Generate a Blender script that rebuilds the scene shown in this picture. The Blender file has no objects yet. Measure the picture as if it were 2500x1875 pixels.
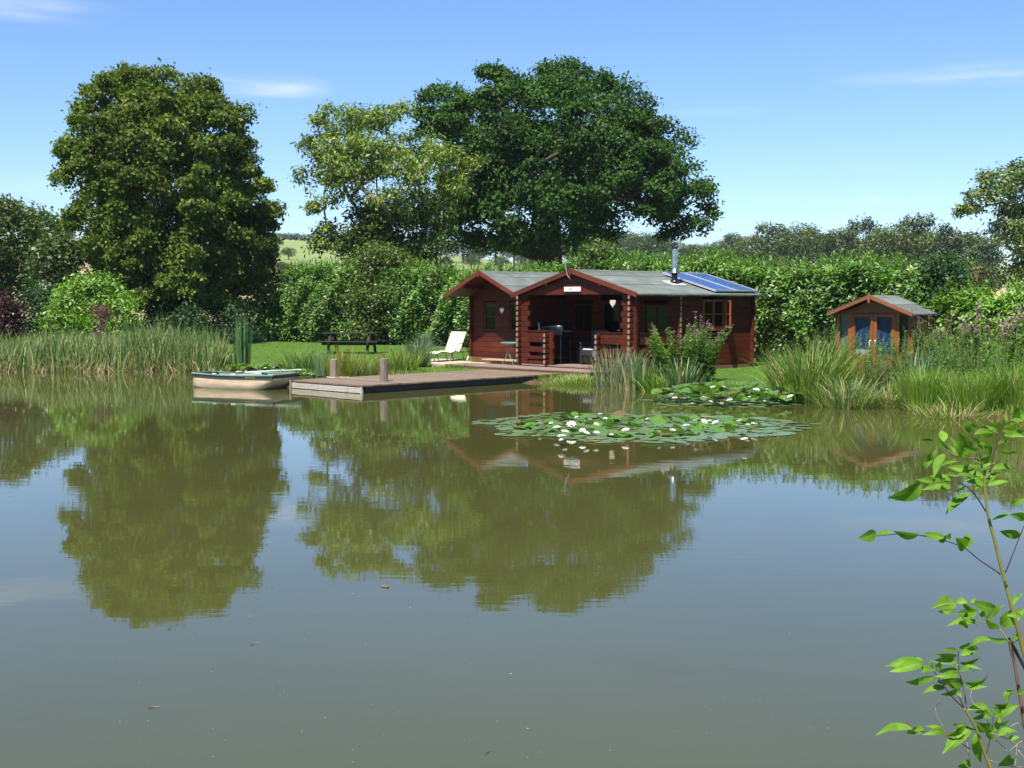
import bpy, math, random
import numpy as np
from mathutils import Vector, Matrix, Euler

sc = bpy.context.scene
COL = sc.collection
R = math.radians
rng = np.random.default_rng(11)
random.seed(5)

# ---------------------------------------------------------------- camera
F, HX, HY, CH = 3000.0, 1250.0, 740.0, 2.02        # focal length in photo pixels, horizon row, eye height above the water
PIT = math.atan((937.5 - HY) / F)
cam_d = bpy.data.cameras.new('camera'); cam = bpy.data.objects.new('camera', cam_d); COL.objects.link(cam)
cam.location = (0, 0, CH); cam.rotation_euler = (R(90) - PIT, 0, 0)
cam_d.sensor_width = 36; cam_d.lens = 36 * F / 2500; cam_d.clip_start = 0.05; cam_d.clip_end = 6000
sc.camera = cam
sc.render.resolution_x, sc.render.resolution_y = 1024, 768

# ---------------------------------------------------------------- sun, sky, exposure
SUN_EL, SUN_AZ = R(60), math.atan2(-0.375, -0.925)
SUNV = Vector((math.cos(SUN_EL) * math.sin(SUN_AZ), math.cos(SUN_EL) * math.cos(SUN_AZ), math.sin(SUN_EL)))
sl = bpy.data.lights.new('sun', 'SUN'); sl.energy = 4.6; sl.angle = R(0.5); sl.color = (1.0, 0.955, 0.88)
so = bpy.data.objects.new('sun', sl); COL.objects.link(so)
so.rotation_euler = (-SUNV).to_track_quat('-Z', 'Y').to_euler(); so.location = SUNV * 60
W = bpy.data.worlds.new('World'); sc.world = W; W.use_nodes = True
wt = W.node_tree; wt.nodes.clear()
def wn(t, **k):
    n = wt.nodes.new(t)
    for a, b in k.items(): setattr(n, a, b)
    return n
def wmath(op, a, b=None, clamp=False):
    n = wn('ShaderNodeMath', operation=op); n.use_clamp = clamp
    for i, v in enumerate((a, b)):
        if v is None: continue
        if isinstance(v, (int, float)): n.inputs[i].default_value = v
        else: wt.links.new(v, n.inputs[i])
    return n.outputs[0]
sky = wn('ShaderNodeTexSky', sky_type='NISHITA'); sky.sun_disc = False
sky.sun_elevation = SUN_EL; sky.sun_rotation = SUN_AZ % (2 * math.pi)
sky.altitude = 60; sky.air_density = 1.0; sky.dust_density = 0.0; sky.ozone_density = 2.0
tc = wn('ShaderNodeTexCoord'); sep = wn('ShaderNodeSeparateXYZ'); wt.links.new(tc.outputs['Generated'], sep.inputs[0])
az = wmath('ARCTAN2', sep.outputs[0], sep.outputs[1])       # radians, 0 straight ahead
el = wmath('ARCSINE', sep.outputs[2])
comb = wn('ShaderNodeCombineXYZ'); wt.links.new(wmath('MULTIPLY', az, 9.0), comb.inputs[0]); wt.links.new(wmath('MULTIPLY', el, 60.0), comb.inputs[1])
ns = wn('ShaderNodeTexNoise'); ns.inputs['Scale'].default_value = 1.0; ns.inputs['Detail'].default_value = 6; ns.inputs['Roughness'].default_value = 0.6
wt.links.new(comb.outputs[0], ns.inputs['Vector'])
nz = wmath('MULTIPLY', wmath('SUBTRACT', ns.outputs['Fac'], 0.36), 2.6, True)
total = None
def pix_dir(x, y):
    return math.atan((x - HX) / F), math.atan((HY - y) / F)
# wisps of cirrus: centre, half width, half height, weight
for (x, y, wx, wy, g) in [(60, 75, 260, 30, .5), (90, 105, 200, 14, .3), (640, 225, 200, 34, .55), (720, 240, 110, 20, .35),
                          (2330, 222, 330, 30, .42), (2440, 235, 200, 22, .4), (1760, 285, 170, 14, .18), (2100, 505, 140, 14, .3),
                          (120, 470, 300, 40, .25), (700, 465, 120, 22, .2), (1900, 430, 500, 16, .12),
                          (-900, 160, 500, 40, .5), (-1500, 380, 600, 40, .4), (3500, 120, 500, 40, .5), (4200, 330, 500, 50, .4), (900, -900, 900, 60, .4), (2600, -700, 700, 50, .4)]:
    a0, e0 = pix_dir(x, y)
    u = wmath('DIVIDE', wmath('SUBTRACT', az, a0), wx / F); v = wmath('DIVIDE', wmath('SUBTRACT', el, e0), wy / F)
    d2 = wmath('ADD', wmath('MULTIPLY', u, u), wmath('MULTIPLY', v, v))
    m = wmath('MULTIPLY', wmath('POWER', wmath('SUBTRACT', 1.0, d2, True), 1.3), g)
    total = m if total is None else wmath('ADD', total, m)
cloud = wmath('MULTIPLY', total, nz, True)
hz = wmath('MULTIPLY', wmath('POWER', wmath('SUBTRACT', 1.0, wmath('DIVIDE', wmath('ABSOLUTE', el), 0.18), True), 2.0), 0.14)
fac = wmath('ADD', wmath('MULTIPLY', cloud, 0.95), hz, True)
tint = wn('ShaderNodeMix', data_type='RGBA', blend_type='MULTIPLY'); tint.inputs[0].default_value = 1.0
wt.links.new(sky.outputs[0], tint.inputs[6]); tint.inputs[7].default_value = (.79, .96, 1.24, 1)
mx = wn('ShaderNodeMix', data_type='RGBA'); wt.links.new(fac, mx.inputs[0]); wt.links.new(tint.outputs[2], mx.inputs[6])
mx.inputs[7].default_value = (7.0, 7.5, 8.3, 1)
bg = wn('ShaderNodeBackground'); bg.inputs['Strength'].default_value = 0.066
wt.links.new(mx.outputs[2], bg.inputs['Color'])
wo = wn('ShaderNodeOutputWorld'); wt.links.new(bg.outputs[0], wo.inputs['Surface'])
vs = sc.view_settings; vs.view_transform = 'Standard'; vs.look = 'None'; vs.gamma = 1; vs.exposure = 1.13
try: vs.use_curve_mapping = False
except Exception: pass
sc.render.engine = 'CYCLES'
sc.cycles.max_bounces = 5; sc.cycles.diffuse_bounces = 2; sc.cycles.glossy_bounces = 3; sc.cycles.transmission_bounces = 3; sc.cycles.transparent_max_bounces = 8; sc.cycles.volume_bounces = 0

# ---------------------------------------------------------------- geometry helpers
def at(x, y, D):
    """photo pixel -> world point at forward distance D"""
    dx, dy = (x - 1250.0) / F, (937.5 - y) / F
    k = D / (math.cos(PIT) + dy * math.sin(PIT))
    return Vector((dx * k, D, CH + k * (-math.sin(PIT) + dy * math.cos(PIT))))
def on(x, y, z):
    """photo pixel -> world point on the level z"""
    dx, dy = (x - 1250.0) / F, (937.5 - y) / F
    k = (z - CH) / (-math.sin(PIT) + dy * math.cos(PIT))
    return Vector((dx * k, k * (math.cos(PIT) + dy * math.sin(PIT)), z))

def tag(o, label=None, cat=None, group=None, kind=None):
    if label: o['label'] = label
    if cat: o['category'] = cat
    if group: o['group'] = group
    if kind: o['kind'] = kind
    return o
def link(o, parent=None):
    COL.objects.link(o)
    if parent is not None: o.parent = parent
    return o
def thing(name, label, cat, loc=(0, 0, 0), rotz=0.0, group=None):
    o = bpy.data.objects.new(name, None); COL.objects.link(o); o.empty_display_size = 0.1
    o.location = loc; o.rotation_euler = (0, 0, rotz)
    return tag(o, label, cat, group)
def npmesh(name, V, Fq, mat=None, smooth=False, mi=None):
    """V (n,3); Fq (m,4) or (m,3) int array"""
    me = bpy.data.meshes.new(name)
    V = np.asarray(V, np.float32); Fq = np.asarray(Fq, np.int32); k = Fq.shape[1]
    me.vertices.add(len(V)); me.vertices.foreach_set('co', V.ravel())
    me.loops.add(Fq.size); me.loops.foreach_set('vertex_index', Fq.ravel())
    me.polygons.add(len(Fq)); me.polygons.foreach_set('loop_start', np.arange(0, Fq.size, k, dtype=np.int32))
    try: me.polygons.foreach_set('loop_total', np.full(len(Fq), k, np.int32))
    except Exception: pass
    if mi is not None: me.polygons.foreach_set('material_index', np.asarray(mi, np.int32))
    if smooth: me.polygons.foreach_set('use_smooth', np.ones(len(Fq), bool))
    me.update(calc_edges=True)
    for m in (mat if isinstance(mat, (list, tuple)) else [mat]):
        if m: me.materials.append(m)
    return me
def npobj(name, V, Fq, mat, parent=None, smooth=False, mi=None):
    o = bpy.data.objects.new(name, npmesh(name, V, Fq, mat, smooth, mi)); return link(o, parent)
class MB:
    def __init__(s): s.v = []; s.f = []
    def add(s, V, Fc):
        b = len(s.v); s.v += [tuple(p) for p in V]; s.f += [tuple(i + b for i in q) for q in Fc]; return s
    def box(s, c, d, rot=None, bev=0.0):
        x, y, z = d[0] / 2, d[1] / 2, d[2] / 2
        V = [(-x, -y, -z), (x, -y, -z), (x, y, -z), (-x, y, -z), (-x, -y, z), (x, -y, z), (x, y, z), (-x, y, z)]
        if rot is not None:
            m = rot.to_matrix() if isinstance(rot, Euler) else rot
            V = [m @ Vector(p) for p in V]
        V = [(p[0] + c[0], p[1] + c[1], p[2] + c[2]) for p in V]
        return s.add(V, [(0, 3, 2, 1), (4, 5, 6, 7), (0, 1, 5, 4), (1, 2, 6, 5), (2, 3, 7, 6), (3, 0, 4, 7)])
    def bar(s, a, b, w, h=None, up=(0, 0, 1)):
        a, b = Vector(a), Vector(b); t = (b - a); L = t.length; t.normalize(); h = h or w
        u = Vector(up); x = t.cross(u)
        if x.length < 1e-4: x = t.cross(Vector((1, 0, 0)))
        x.normalize(); y = x.cross(t).normalized()
        V = [p + x * sx * w / 2 + y * sy * h / 2 for p in (a, b) for sx, sy in ((-1, -1), (1, -1), (1, 1), (-1, 1))]
        return s.add(V, [(3, 2, 1, 0), (4, 5, 6, 7), (0, 1, 5, 4), (1, 2, 6, 5), (2, 3, 7, 6), (3, 0, 4, 7)])
    def tube(s, P, Rd, n=8, cap=True):
        P = [Vector(p) for p in P]
        if isinstance(Rd, (int, float)): Rd = [Rd] * len(P)
        V, Fc = [], []; x = None
        for i, p in enumerate(P):
            t = (P[min(i + 1, len(P) - 1)] - P[max(i - 1, 0)])
            if t.length < 1e-9: t = Vector((0, 0, 1))
            t.normalize()
            if x is None:
                x = t.cross(Vector((0, 0, 1)))
                if x.length < 1e-3: x = t.cross(Vector((1, 0, 0)))
            else: x = x - t * x.dot(t)
            x.normalize(); y = t.cross(x)
            for k in range(n):
                a = 2 * math.pi * k / n; V.append(p + (x * math.cos(a) + y * math.sin(a)) * Rd[i])
        for i in range(len(P) - 1):
            for k in range(n):
                Fc.append((i * n + k, i * n + (k + 1) % n, (i + 1) * n + (k + 1) % n, (i + 1) * n + k))
        if cap: Fc += [tuple(range(n - 1, -1, -1)), tuple((len(P) - 1) * n + k for k in range(n))]
        return s.add(V, Fc)
    def lathe(s, c, prof, n=16):
        V, Fc = [], []
        for r, z in prof:
            for k in range(n):
                a = 2 * math.pi * k / n; V.append((c[0] + r * math.cos(a), c[1] + r * math.sin(a), c[2] + z))
        for i in range(len(prof) - 1):
            for k in range(n): Fc.append((i * n + k, i * n + (k + 1) % n, (i + 1) * n + (k + 1) % n, (i + 1) * n + k))
        Fc += [tuple(range(n - 1, -1, -1)), tuple((len(prof) - 1) * n + k for k in range(n))]
        return s.add(V, Fc)
    def prism(s, poly, z0, z1):
        n = len(poly); V = [(p[0], p[1], z0) for p in poly] + [(p[0], p[1], z1) for p in poly]
        return s.add(V, [tuple(range(n - 1, -1, -1)), tuple(range(n, 2 * n))] + [(i, (i + 1) % n, n + (i + 1) % n, n + i) for i in range(n)])
    def extr(s, poly, d):
        """3-D polygon extruded by the vector d"""
        n = len(poly); d = Vector(d); V = [Vector(p) for p in poly]; V += [p + d for p in V]
        return s.add(V, [tuple(range(n - 1, -1, -1)), tuple(range(n, 2 * n))] + [(i, (i + 1) % n, n + (i + 1) % n, n + i) for i in range(n)])
    def mesh(s, name, mat, smooth=False):
        me = bpy.data.meshes.new(name); me.from_pydata(s.v, [], s.f)
        if smooth: me.polygons.foreach_set('use_smooth', [True] * len(me.polygons))
        for m in (mat if isinstance(mat, (list, tuple)) else [mat]): me.materials.append(m)
        me.update(); return me
    def build(s, name, mat, parent=None, smooth=False, bevel=0.0):
        o = bpy.data.objects.new(name, s.mesh(name, mat, smooth)); link(o, parent)
        if bevel:
            m = o.modifiers.new('bevel', 'BEVEL'); m.width = bevel; m.segments = 1; m.limit_method = 'ANGLE'
        return o
def inst(name, me, parent=None, loc=(0, 0, 0), rot=(0, 0, 0), scale=(1, 1, 1)):
    o = bpy.data.objects.new(name, me); link(o, parent); o.location = loc; o.rotation_euler = rot; o.scale = scale; return o

# ---------------------------------------------------------------- materials
def nodes(name):
    m = bpy.data.materials.new(name); m.use_nodes = True; t = m.node_tree; t.nodes.clear()
    out = t.nodes.new('ShaderNodeOutputMaterial'); b = t.nodes.new('ShaderNodeBsdfPrincipled'); t.links.new(b.outputs[0], out.inputs[0])
    return m, t, b, out
def mnode(t, ty, ins=None, **k):
    n = t.nodes.new(ty)
    for a, b in k.items(): setattr(n, a, b)
    for a, v in (ins or {}).items():
        if hasattr(v, 'is_linked') or hasattr(v, 'links'): t.links.new(v, n.inputs[a])
        else: n.inputs[a].default_value = v
    return n
def ramp(t, fac, stops):
    r = t.nodes.new('ShaderNodeValToRGB'); t.links.new(fac, r.inputs[0]); e = r.color_ramp.elements
    while len(e) < len(stops): e.new(0.5)
    for i, (p, c) in enumerate(stops): e[i].position = p; e[i].color = (*c, 1)
    return r.outputs[0]
def plain(name, col, rough=0.6, spec=0.5, metal=0.0, var=0.15, scale=20.0, bump=0.0, coat=0.0, stretch=(1, 1, 1)):
    m, t, b, out = nodes(name)
    co = mnode(t, 'ShaderNodeTexCoord'); oi = mnode(t, 'ShaderNodeObjectInfo')
    mp = mnode(t, 'ShaderNodeMapping', {'Vector': co.outputs['Object'], 'Scale': stretch})
    mul = mnode(t, 'ShaderNodeMath', {0: oi.outputs['Random'], 1: 37.0}, operation='MULTIPLY')
    n = mnode(t, 'ShaderNodeTexNoise', {'Vector': mp.outputs[0], 'Scale': scale, 'Detail': 5.0, 'Roughness': 0.6, 'W': mul.outputs[0]}, noise_dimensions='4D')
    lo = tuple(c * (1 - 1.6 * var) for c in col); hi = tuple(min(1, c * (1 + 1.4 * var)) for c in col)
    c = ramp(t, n.outputs['Fac'], [(0.25, lo), (0.75, hi)])
    if var > 0:
        v2 = mnode(t, 'ShaderNodeMapRange', {0: oi.outputs['Random'], 3: 1 - var * .7, 4: 1 + var * .7})
        hs = mnode(t, 'ShaderNodeHueSaturation', {'Color': c, 'Value': v2.outputs[0]}); c = hs.outputs[0]
    t.links.new(c, b.inputs['Base Color'])
    b.inputs['Roughness'].default_value = rough; b.inputs['Specular IOR Level'].default_value = spec; b.inputs['Metallic'].default_value = metal
    if coat: b.inputs['Coat Weight'].default_value = coat; b.inputs['Coat Roughness'].default_value = .15
    if bump:
        bp = mnode(t, 'ShaderNodeBump', {'Height': n.outputs['Fac'], 'Strength': 1.0, 'Distance': bump}); t.links.new(bp.outputs[0], b.inputs['Normal'])
    return m
def wood(name, c0, c1, rough=0.6, bump=0.004, wear=None, wear_amt=0.0, axis=(1, 14, 14), spec=.35):
    m, t, b, out = nodes(name)
    co = mnode(t, 'ShaderNodeTexCoord'); oi = mnode(t, 'ShaderNodeObjectInfo')
    mp = mnode(t, 'ShaderNodeMapping', {'Vector': co.outputs['Object'], 'Scale': axis})
    mul = mnode(t, 'ShaderNodeMath', {0: oi.outputs['Random'], 1: 53.0}, operation='MULTIPLY')
    n = mnode(t, 'ShaderNodeTexNoise', {'Vector': mp.outputs[0], 'Scale': 3.0, 'Detail': 6.0, 'Roughness': 0.65, 'W': mul.outputs[0]}, noise_dimensions='4D')
    c = ramp(t, n.outputs['Fac'], [(0.28, c0), (0.72, c1)])
    v2 = mnode(t, 'ShaderNodeMapRange', {0: oi.outputs['Random'], 3: .78, 4: 1.2})
    hs = mnode(t, 'ShaderNodeHueSaturation', {'Color': c, 'Value': v2.outputs[0]}); c = hs.outputs[0]
    if wear:
        n2 = mnode(t, 'ShaderNodeTexNoise', {'Vector': co.outputs['Object'], 'Scale': 4.0, 'Detail': 7.0, 'Roughness': 0.7, 'W': mul.outputs[0]}, noise_dimensions='4D')
        mr = mnode(t, 'ShaderNodeMapRange', {0: n2.outputs['Fac'], 1: .55, 2: .75, 3: 0.0, 4: wear_amt})
        mxx = mnode(t, 'ShaderNodeMix', {0: mr.outputs[0], 6: c, 7: (*wear, 1)}, data_type='RGBA'); c = mxx.outputs[2]
    t.links.new(c, b.inputs['Base Color']); b.inputs['Roughness'].default_value = rough; b.inputs['Specular IOR Level'].default_value = spec
    bp = mnode(t, 'ShaderNodeBump', {'Height': n.outputs['Fac'], 'Strength': 1.0, 'Distance': bump}); t.links.new(bp.outputs[0], b.inputs['Normal'])
    return m
def leafmat(name, stops, rough=0.45, spec=0.4, trans=0.3, tcol=None, big=0.0, bigscale=.6, spots=0.0):
    """stops: colours picked at random leaf by leaf; trans: share of light passing through the leaf"""
    m, t, b, out = nodes(name)
    g = mnode(t, 'ShaderNodeNewGeometry')
    n = len(stops); c = ramp(t, g.outputs['Random Per Island'], [(i / max(1, n - 1), s) for i, s in enumerate(stops)])
    if big:
        co = mnode(t, 'ShaderNodeTexCoord')
        nn = mnode(t, 'ShaderNodeTexNoise', {'Vector': co.outputs['Object'], 'Scale': bigscale, 'Detail': 2.0})
        mr = mnode(t, 'ShaderNodeMapRange', {0: nn.outputs['Fac'], 1: .3, 2: .7, 3: 1 - big, 4: 1 + big})
        hs = mnode(t, 'ShaderNodeHueSaturation', {'Color': c, 'Value': mr.outputs[0]}); c = hs.outputs[0]
    if spots:
        co2 = mnode(t, 'ShaderNodeTexCoord'); n5 = mnode(t, 'ShaderNodeTexNoise', {'Vector': co2.outputs['Object'], 'Scale': spots, 'Detail': 4.0, 'Roughness': .7})
        mk = mnode(t, 'ShaderNodeMapRange', {0: n5.outputs['Fac'], 1: .66, 2: .74, 3: 0.0, 4: .8}); c = mnode(t, 'ShaderNodeMix', {0: mk.outputs[0], 6: c, 7: (.10, .06, .02, 1)}, data_type='RGBA').outputs[2]
    t.links.new(c, b.inputs['Base Color']); b.inputs['Roughness'].default_value = rough; b.inputs['Specular IOR Level'].default_value = spec
    tr = mnode(t, 'ShaderNodeBsdfTranslucent'); 
    tw = mnode(t, 'ShaderNodeMix', {0: 1.0, 6: c, 7: (*(tcol or (1.3, 1.5, .55)), 1)}, data_type='RGBA', blend_type='MULTIPLY')
    t.links.new(tw.outputs[2], tr.inputs['Color'])
    ms = mnode(t, 'ShaderNodeMixShader', {0: trans}); t.links.new(b.outputs[0], ms.inputs[1]); t.links.new(tr.outputs[0], ms.inputs[2]); t.links.new(ms.outputs[0], out.inputs[0])
    return m
def glass(name, col=(.05, .06, .07), rough=.03):
    m, t, b, out = nodes(name)
    gl = mnode(t, 'ShaderNodeBsdfGlossy', {'Roughness': rough}); tr = mnode(t, 'ShaderNodeBsdfTransparent', {'Color': (.75, .8, .78, 1)})
    lw = mnode(t, 'ShaderNodeLayerWeight', {'Blend': .5}); p5 = mnode(t, 'ShaderNodeMath', {0: lw.outputs['Facing'], 1: 4.0}, operation='POWER'); fr = mnode(t, 'ShaderNodeMath', {0: p5.outputs[0], 1: .6, 2: .02}, operation='MULTIPLY_ADD'); ms = mnode(t, 'ShaderNodeMixShader', {0: fr.outputs[0]})
    t.links.new(tr.outputs[0], ms.inputs[1]); t.links.new(gl.outputs[0], ms.inputs[2]); t.links.new(ms.outputs[0], out.inputs[0]); return m

# ---------------------------------------------------------------- foliage helpers (numpy)
def unit(v): return v / np.maximum(1e-9, np.linalg.norm(v, axis=1, keepdims=True))
def rnd(n): return unit(rng.normal(size=(n, 3)))
def leaf_quads(P, N, L, Wd, A=None, fold=.25):
    """P base points, N leaf normals, L lengths, Wd widths -> verts, quads (one folded rhombus per leaf)"""
    n = len(P); N = unit(N)
    A = rnd(n) if A is None else A
    A = unit(A - N * np.sum(A * N, 1, keepdims=True)); B = np.cross(N, A)
    L = np.broadcast_to(np.asarray(L, float), (n,))[:, None]; Wd = np.broadcast_to(np.asarray(Wd, float), (n,))[:, None]
    mid = P + A * L * .5
    V = np.stack([P, mid + B * Wd * .5 + N * Wd * fold, P + A * L, mid - B * Wd * .5 + N * Wd * fold], 1).reshape(-1, 3)
    return V, np.arange(4 * n).reshape(n, 4)
def blades(P, H, Wd, lean, bend, seg=3, az=None, face=None):
    """grass-like strips. lean: tilt at the base (rad), bend: extra droop towards the tip"""
    n = len(P); az = rng.uniform(0, 2 * np.pi, n) if az is None else az
    d = np.stack([np.cos(az), np.sin(az), np.zeros(n)], 1)
    fa = az + np.pi / 2 + (rng.normal(0, .6, n) if face is None else face)
    w = np.stack([np.cos(fa), np.sin(fa), np.zeros(n)], 1)
    rows = []; p = P.copy(); st = (H / seg)[:, None]
    for i in range(seg + 1):
        k = i / seg; ww = (Wd * (1 - k ** 2.2) * .5 + .0012)[:, None]
        rows += [p - w * ww, p + w * ww]
        th = (lean + bend * ((i + .5) / seg) ** 1.5)[:, None]
        p = p + st * (d * np.sin(th) + np.array([0, 0, 1.]) * np.cos(th))
    V = np.stack(rows, 1).reshape(-1, 3); m = 2 * (seg + 1); b = (np.arange(n) * m)[:, None]
    Q = np.concatenate([b + np.array([[2 * i, 2 * i + 1, 2 * i + 3, 2 * i + 2]]) for i in range(seg)], 0)
    return V, Q
def join(parts):
    V, Q, mi, o = [], [], [], 0
    for k, (v, q) in enumerate(parts):
        V.append(v); Q.append(q + o); mi.append(np.full(len(q), k)); o += len(v)
    return np.concatenate(V), np.concatenate(Q), np.concatenate(mi)
def swave(x, y, s=1.0, k=0):
    return (np.sin(x * 1.7 * s + k) * np.cos(y * 1.3 * s + 1.3 * k) + .6 * np.sin(x * 3.1 * s - y * 2.3 * s + 2.1 * k) + .35 * np.sin(x * 6.7 * s + y * 5.1 * s + .7 * k)) / 1.95
# ================================================================ materials of the setting
def ground_material():
    m, t, b, out = nodes('lawn_and_fields')
    co = mnode(t, 'ShaderNodeTexCoord'); g = co.outputs['Object']
    sp = mnode(t, 'ShaderNodeSeparateXYZ', {0: g})
    n1 = mnode(t, 'ShaderNodeTexNoise', {'Vector': g, 'Scale': 1.3, 'Detail': 6.0, 'Roughness': .7})
    n2 = mnode(t, 'ShaderNodeTexNoise', {'Vector': g, 'Scale': 26.0, 'Detail': 3.0, 'Roughness': .8})
    lawn1 = ramp(t, n1.outputs['Fac'], [(.3, (.055, .125, .014)), (.55, (.085, .165, .022)), (.75, (.14, .18, .04))])
    lawn2 = ramp(t, n2.outputs['Fac'], [(.3, (.45, .5, .4)), (.7, (1.35, 1.3, 1.25))])
    lawn = mnode(t, 'ShaderNodeMix', {0: .8, 6: lawn1, 7: lawn2}, data_type='RGBA', blend_type='MULTIPLY').outputs[2]
    # mud and dead sedge at the water's edge
    n3 = mnode(t, 'ShaderNodeTexNoise', {'Vector': g, 'Scale': 5.0, 'Detail': 6.0, 'Roughness': .75})
    mud = ramp(t, n3.outputs['Fac'], [(.3, (.035, .022, .011)), (.6, (.12, .08, .04)), (.8, (.25, .19, .10))])
    hz_ = mnode(t, 'ShaderNodeMath', {0: mnode(t, 'ShaderNodeMath', {0: n3.outputs['Fac'], 1: .06}, operation='MULTIPLY').outputs[0], 1: sp.outputs[2]}, operation='SUBTRACT')
    mm = mnode(t, 'ShaderNodeMapRange', {0: hz_.outputs[0], 1: -.085, 2: -.03, 3: 0.0, 4: 1.0})
    c = mnode(t, 'ShaderNodeMix', {0: mm.outputs[0], 6: lawn, 7: mud}, data_type='RGBA').outputs[2]
    # far fields: straw stubble, then pasture on the hill
    n4 = mnode(t, 'ShaderNodeTexNoise', {'Vector': g, 'Scale': .05, 'Detail': 7.0, 'Roughness': .65})
    straw = ramp(t, n4.outputs['Fac'], [(.3, (.30, .23, .12)), (.7, (.42, .34, .19))])
    past = ramp(t, n4.outputs['Fac'], [(.25, (.14, .20, .055)), (.75, (.22, .26, .10))])
    f1 = mnode(t, 'ShaderNodeMapRange', {0: sp.outputs[1], 1: 70.0, 2: 72.0, 3: 0.0, 4: 1.0})
    f2 = mnode(t, 'ShaderNodeMapRange', {0: sp.outputs[1], 1: 175.0, 2: 180.0, 3: 0.0, 4: 1.0})
    c = mnode(t, 'ShaderNodeMix', {0: f1.outputs[0], 6: c, 7: straw}, data_type='RGBA').outputs[2]
    c = mnode(t, 'ShaderNodeMix', {0: f2.outputs[0], 6: c, 7: past}, data_type='RGBA').outputs[2]
    t.links.new(c, b.inputs['Base Color']); b.inputs['Roughness'].default_value = .9; b.inputs['Specular IOR Level'].default_value = .15
    bp = mnode(t, 'ShaderNodeBump', {'Height': n2.outputs['Fac'], 'Strength': .9, 'Distance': .05}); t.links.new(bp.outputs[0], b.inputs['Normal'])
    return m
def water_material():
    m, t, b, out = nodes('pond_water')
    co = mnode(t, 'ShaderNodeTexCoord'); g = co.outputs['Object']
    mp = mnode(t, 'ShaderNodeMapping', {'Vector': g, 'Scale': (.55, 2.0, 1)})
    n1 = mnode(t, 'ShaderNodeTexNoise', {'Vector': mp.outputs[0], 'Scale': 1.1, 'Detail': 2.0, 'Roughness': .45, 'Distortion': .4})
    mp2 = mnode(t, 'ShaderNodeMapping', {'Vector': g, 'Scale': (2.2, 6.5, 1)})
    n2 = mnode(t, 'ShaderNodeTexNoise', {'Vector': mp2.outputs[0], 'Scale': 1.6, 'Detail': 2.0, 'Roughness': .5})
    sp = mnode(t, 'ShaderNodeSeparateXYZ', {0: g})
    # breeze patches: where the surface is ruffled
    n3 = mnode(t, 'ShaderNodeTexNoise', {'Vector': mnode(t, 'ShaderNodeMapping', {'Vector': g, 'Scale': (.12, .3, 1)}).outputs[0], 'Scale': 1.0, 'Detail': 3.0})
    ruf = mnode(t, 'ShaderNodeMapRange', {0: n3.outputs['Fac'], 1: .38, 2: .66, 3: .05, 4: 1.7})
    # slow ring ripples spreading from the left
    dx = mnode(t, 'ShaderNodeMath', {0: sp.outputs[0], 1: 9.0}, operation='ADD'); dy = mnode(t, 'ShaderNodeMath', {0: sp.outputs[1], 1: -9.5}, operation='ADD')
    r = mnode(t, 'ShaderNodeVectorMath', {0: mnode(t, 'ShaderNodeCombineXYZ', {0: dx.outputs[0], 1: dy.outputs[0]}).outputs[0]}, operation='LENGTH')
    sn = mnode(t, 'ShaderNodeMath', {0: mnode(t, 'ShaderNodeMath', {0: r.outputs['Value'], 1: 11.0}, operation='MULTIPLY').outputs[0]}, operation='SINE')
    fall = mnode(t, 'ShaderNodeMapRange', {0: r.outputs['Value'], 1: 2.0, 2: 8.5, 3: 1.0, 4: 0.0})
    ring = mnode(t, 'ShaderNodeMath', {0: sn.outputs[0], 1: fall.outputs[0]}, operation='MULTIPLY')
    h1 = mnode(t, 'ShaderNodeMath', {0: n1.outputs['Fac'], 1: .0008}, operation='MULTIPLY')
    h2a = mnode(t, 'ShaderNodeMath', {0: n2.outputs['Fac'], 1: ruf.outputs[0]}, operation='MULTIPLY')
    h2 = mnode(t, 'ShaderNodeMath', {0: h2a.outputs[0], 1: .00042, 2: h1.outputs[0]}, operation='MULTIPLY_ADD')
    h3 = mnode(t, 'ShaderNodeMath', {0: ring.outputs[0], 1: .0003, 2: h2.outputs[0]}, operation='MULTIPLY_ADD')
    bp = mnode(t, 'ShaderNodeBump', {'Height': h3.outputs[0], 'Strength': 1.0, 'Distance': 1.0}); t.links.new(bp.outputs[0], b.inputs['Normal'])
    n4 = mnode(t, 'ShaderNodeTexNoise', {'Vector': g, 'Scale': .25, 'Detail': 4.0})
    c = ramp(t, n4.outputs['Fac'], [(.3, (.053, .057, .015)), (.7, (.062, .064, .019))])
    n6 = mnode(t, 'ShaderNodeTexNoise', {'Vector': g, 'Scale': .42, 'Detail': 7.0, 'Roughness': .72}); wk = mnode(t, 'ShaderNodeMapRange', {0: n6.outputs['Fac'], 1: .56, 2: .70, 3: 0.0, 4: .75})
    c = mnode(t, 'ShaderNodeMix', {0: wk.outputs[0], 6: c, 7: (.058, .040, .014, 1)}, data_type='RGBA').outputs[2]
    t.links.new(c, b.inputs['Base Color']); b.inputs['Roughness'].default_value = .02; b.inputs['IOR'].default_value = 1.55
    b.inputs['Specular IOR Level'].default_value = .5
    return m

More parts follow.
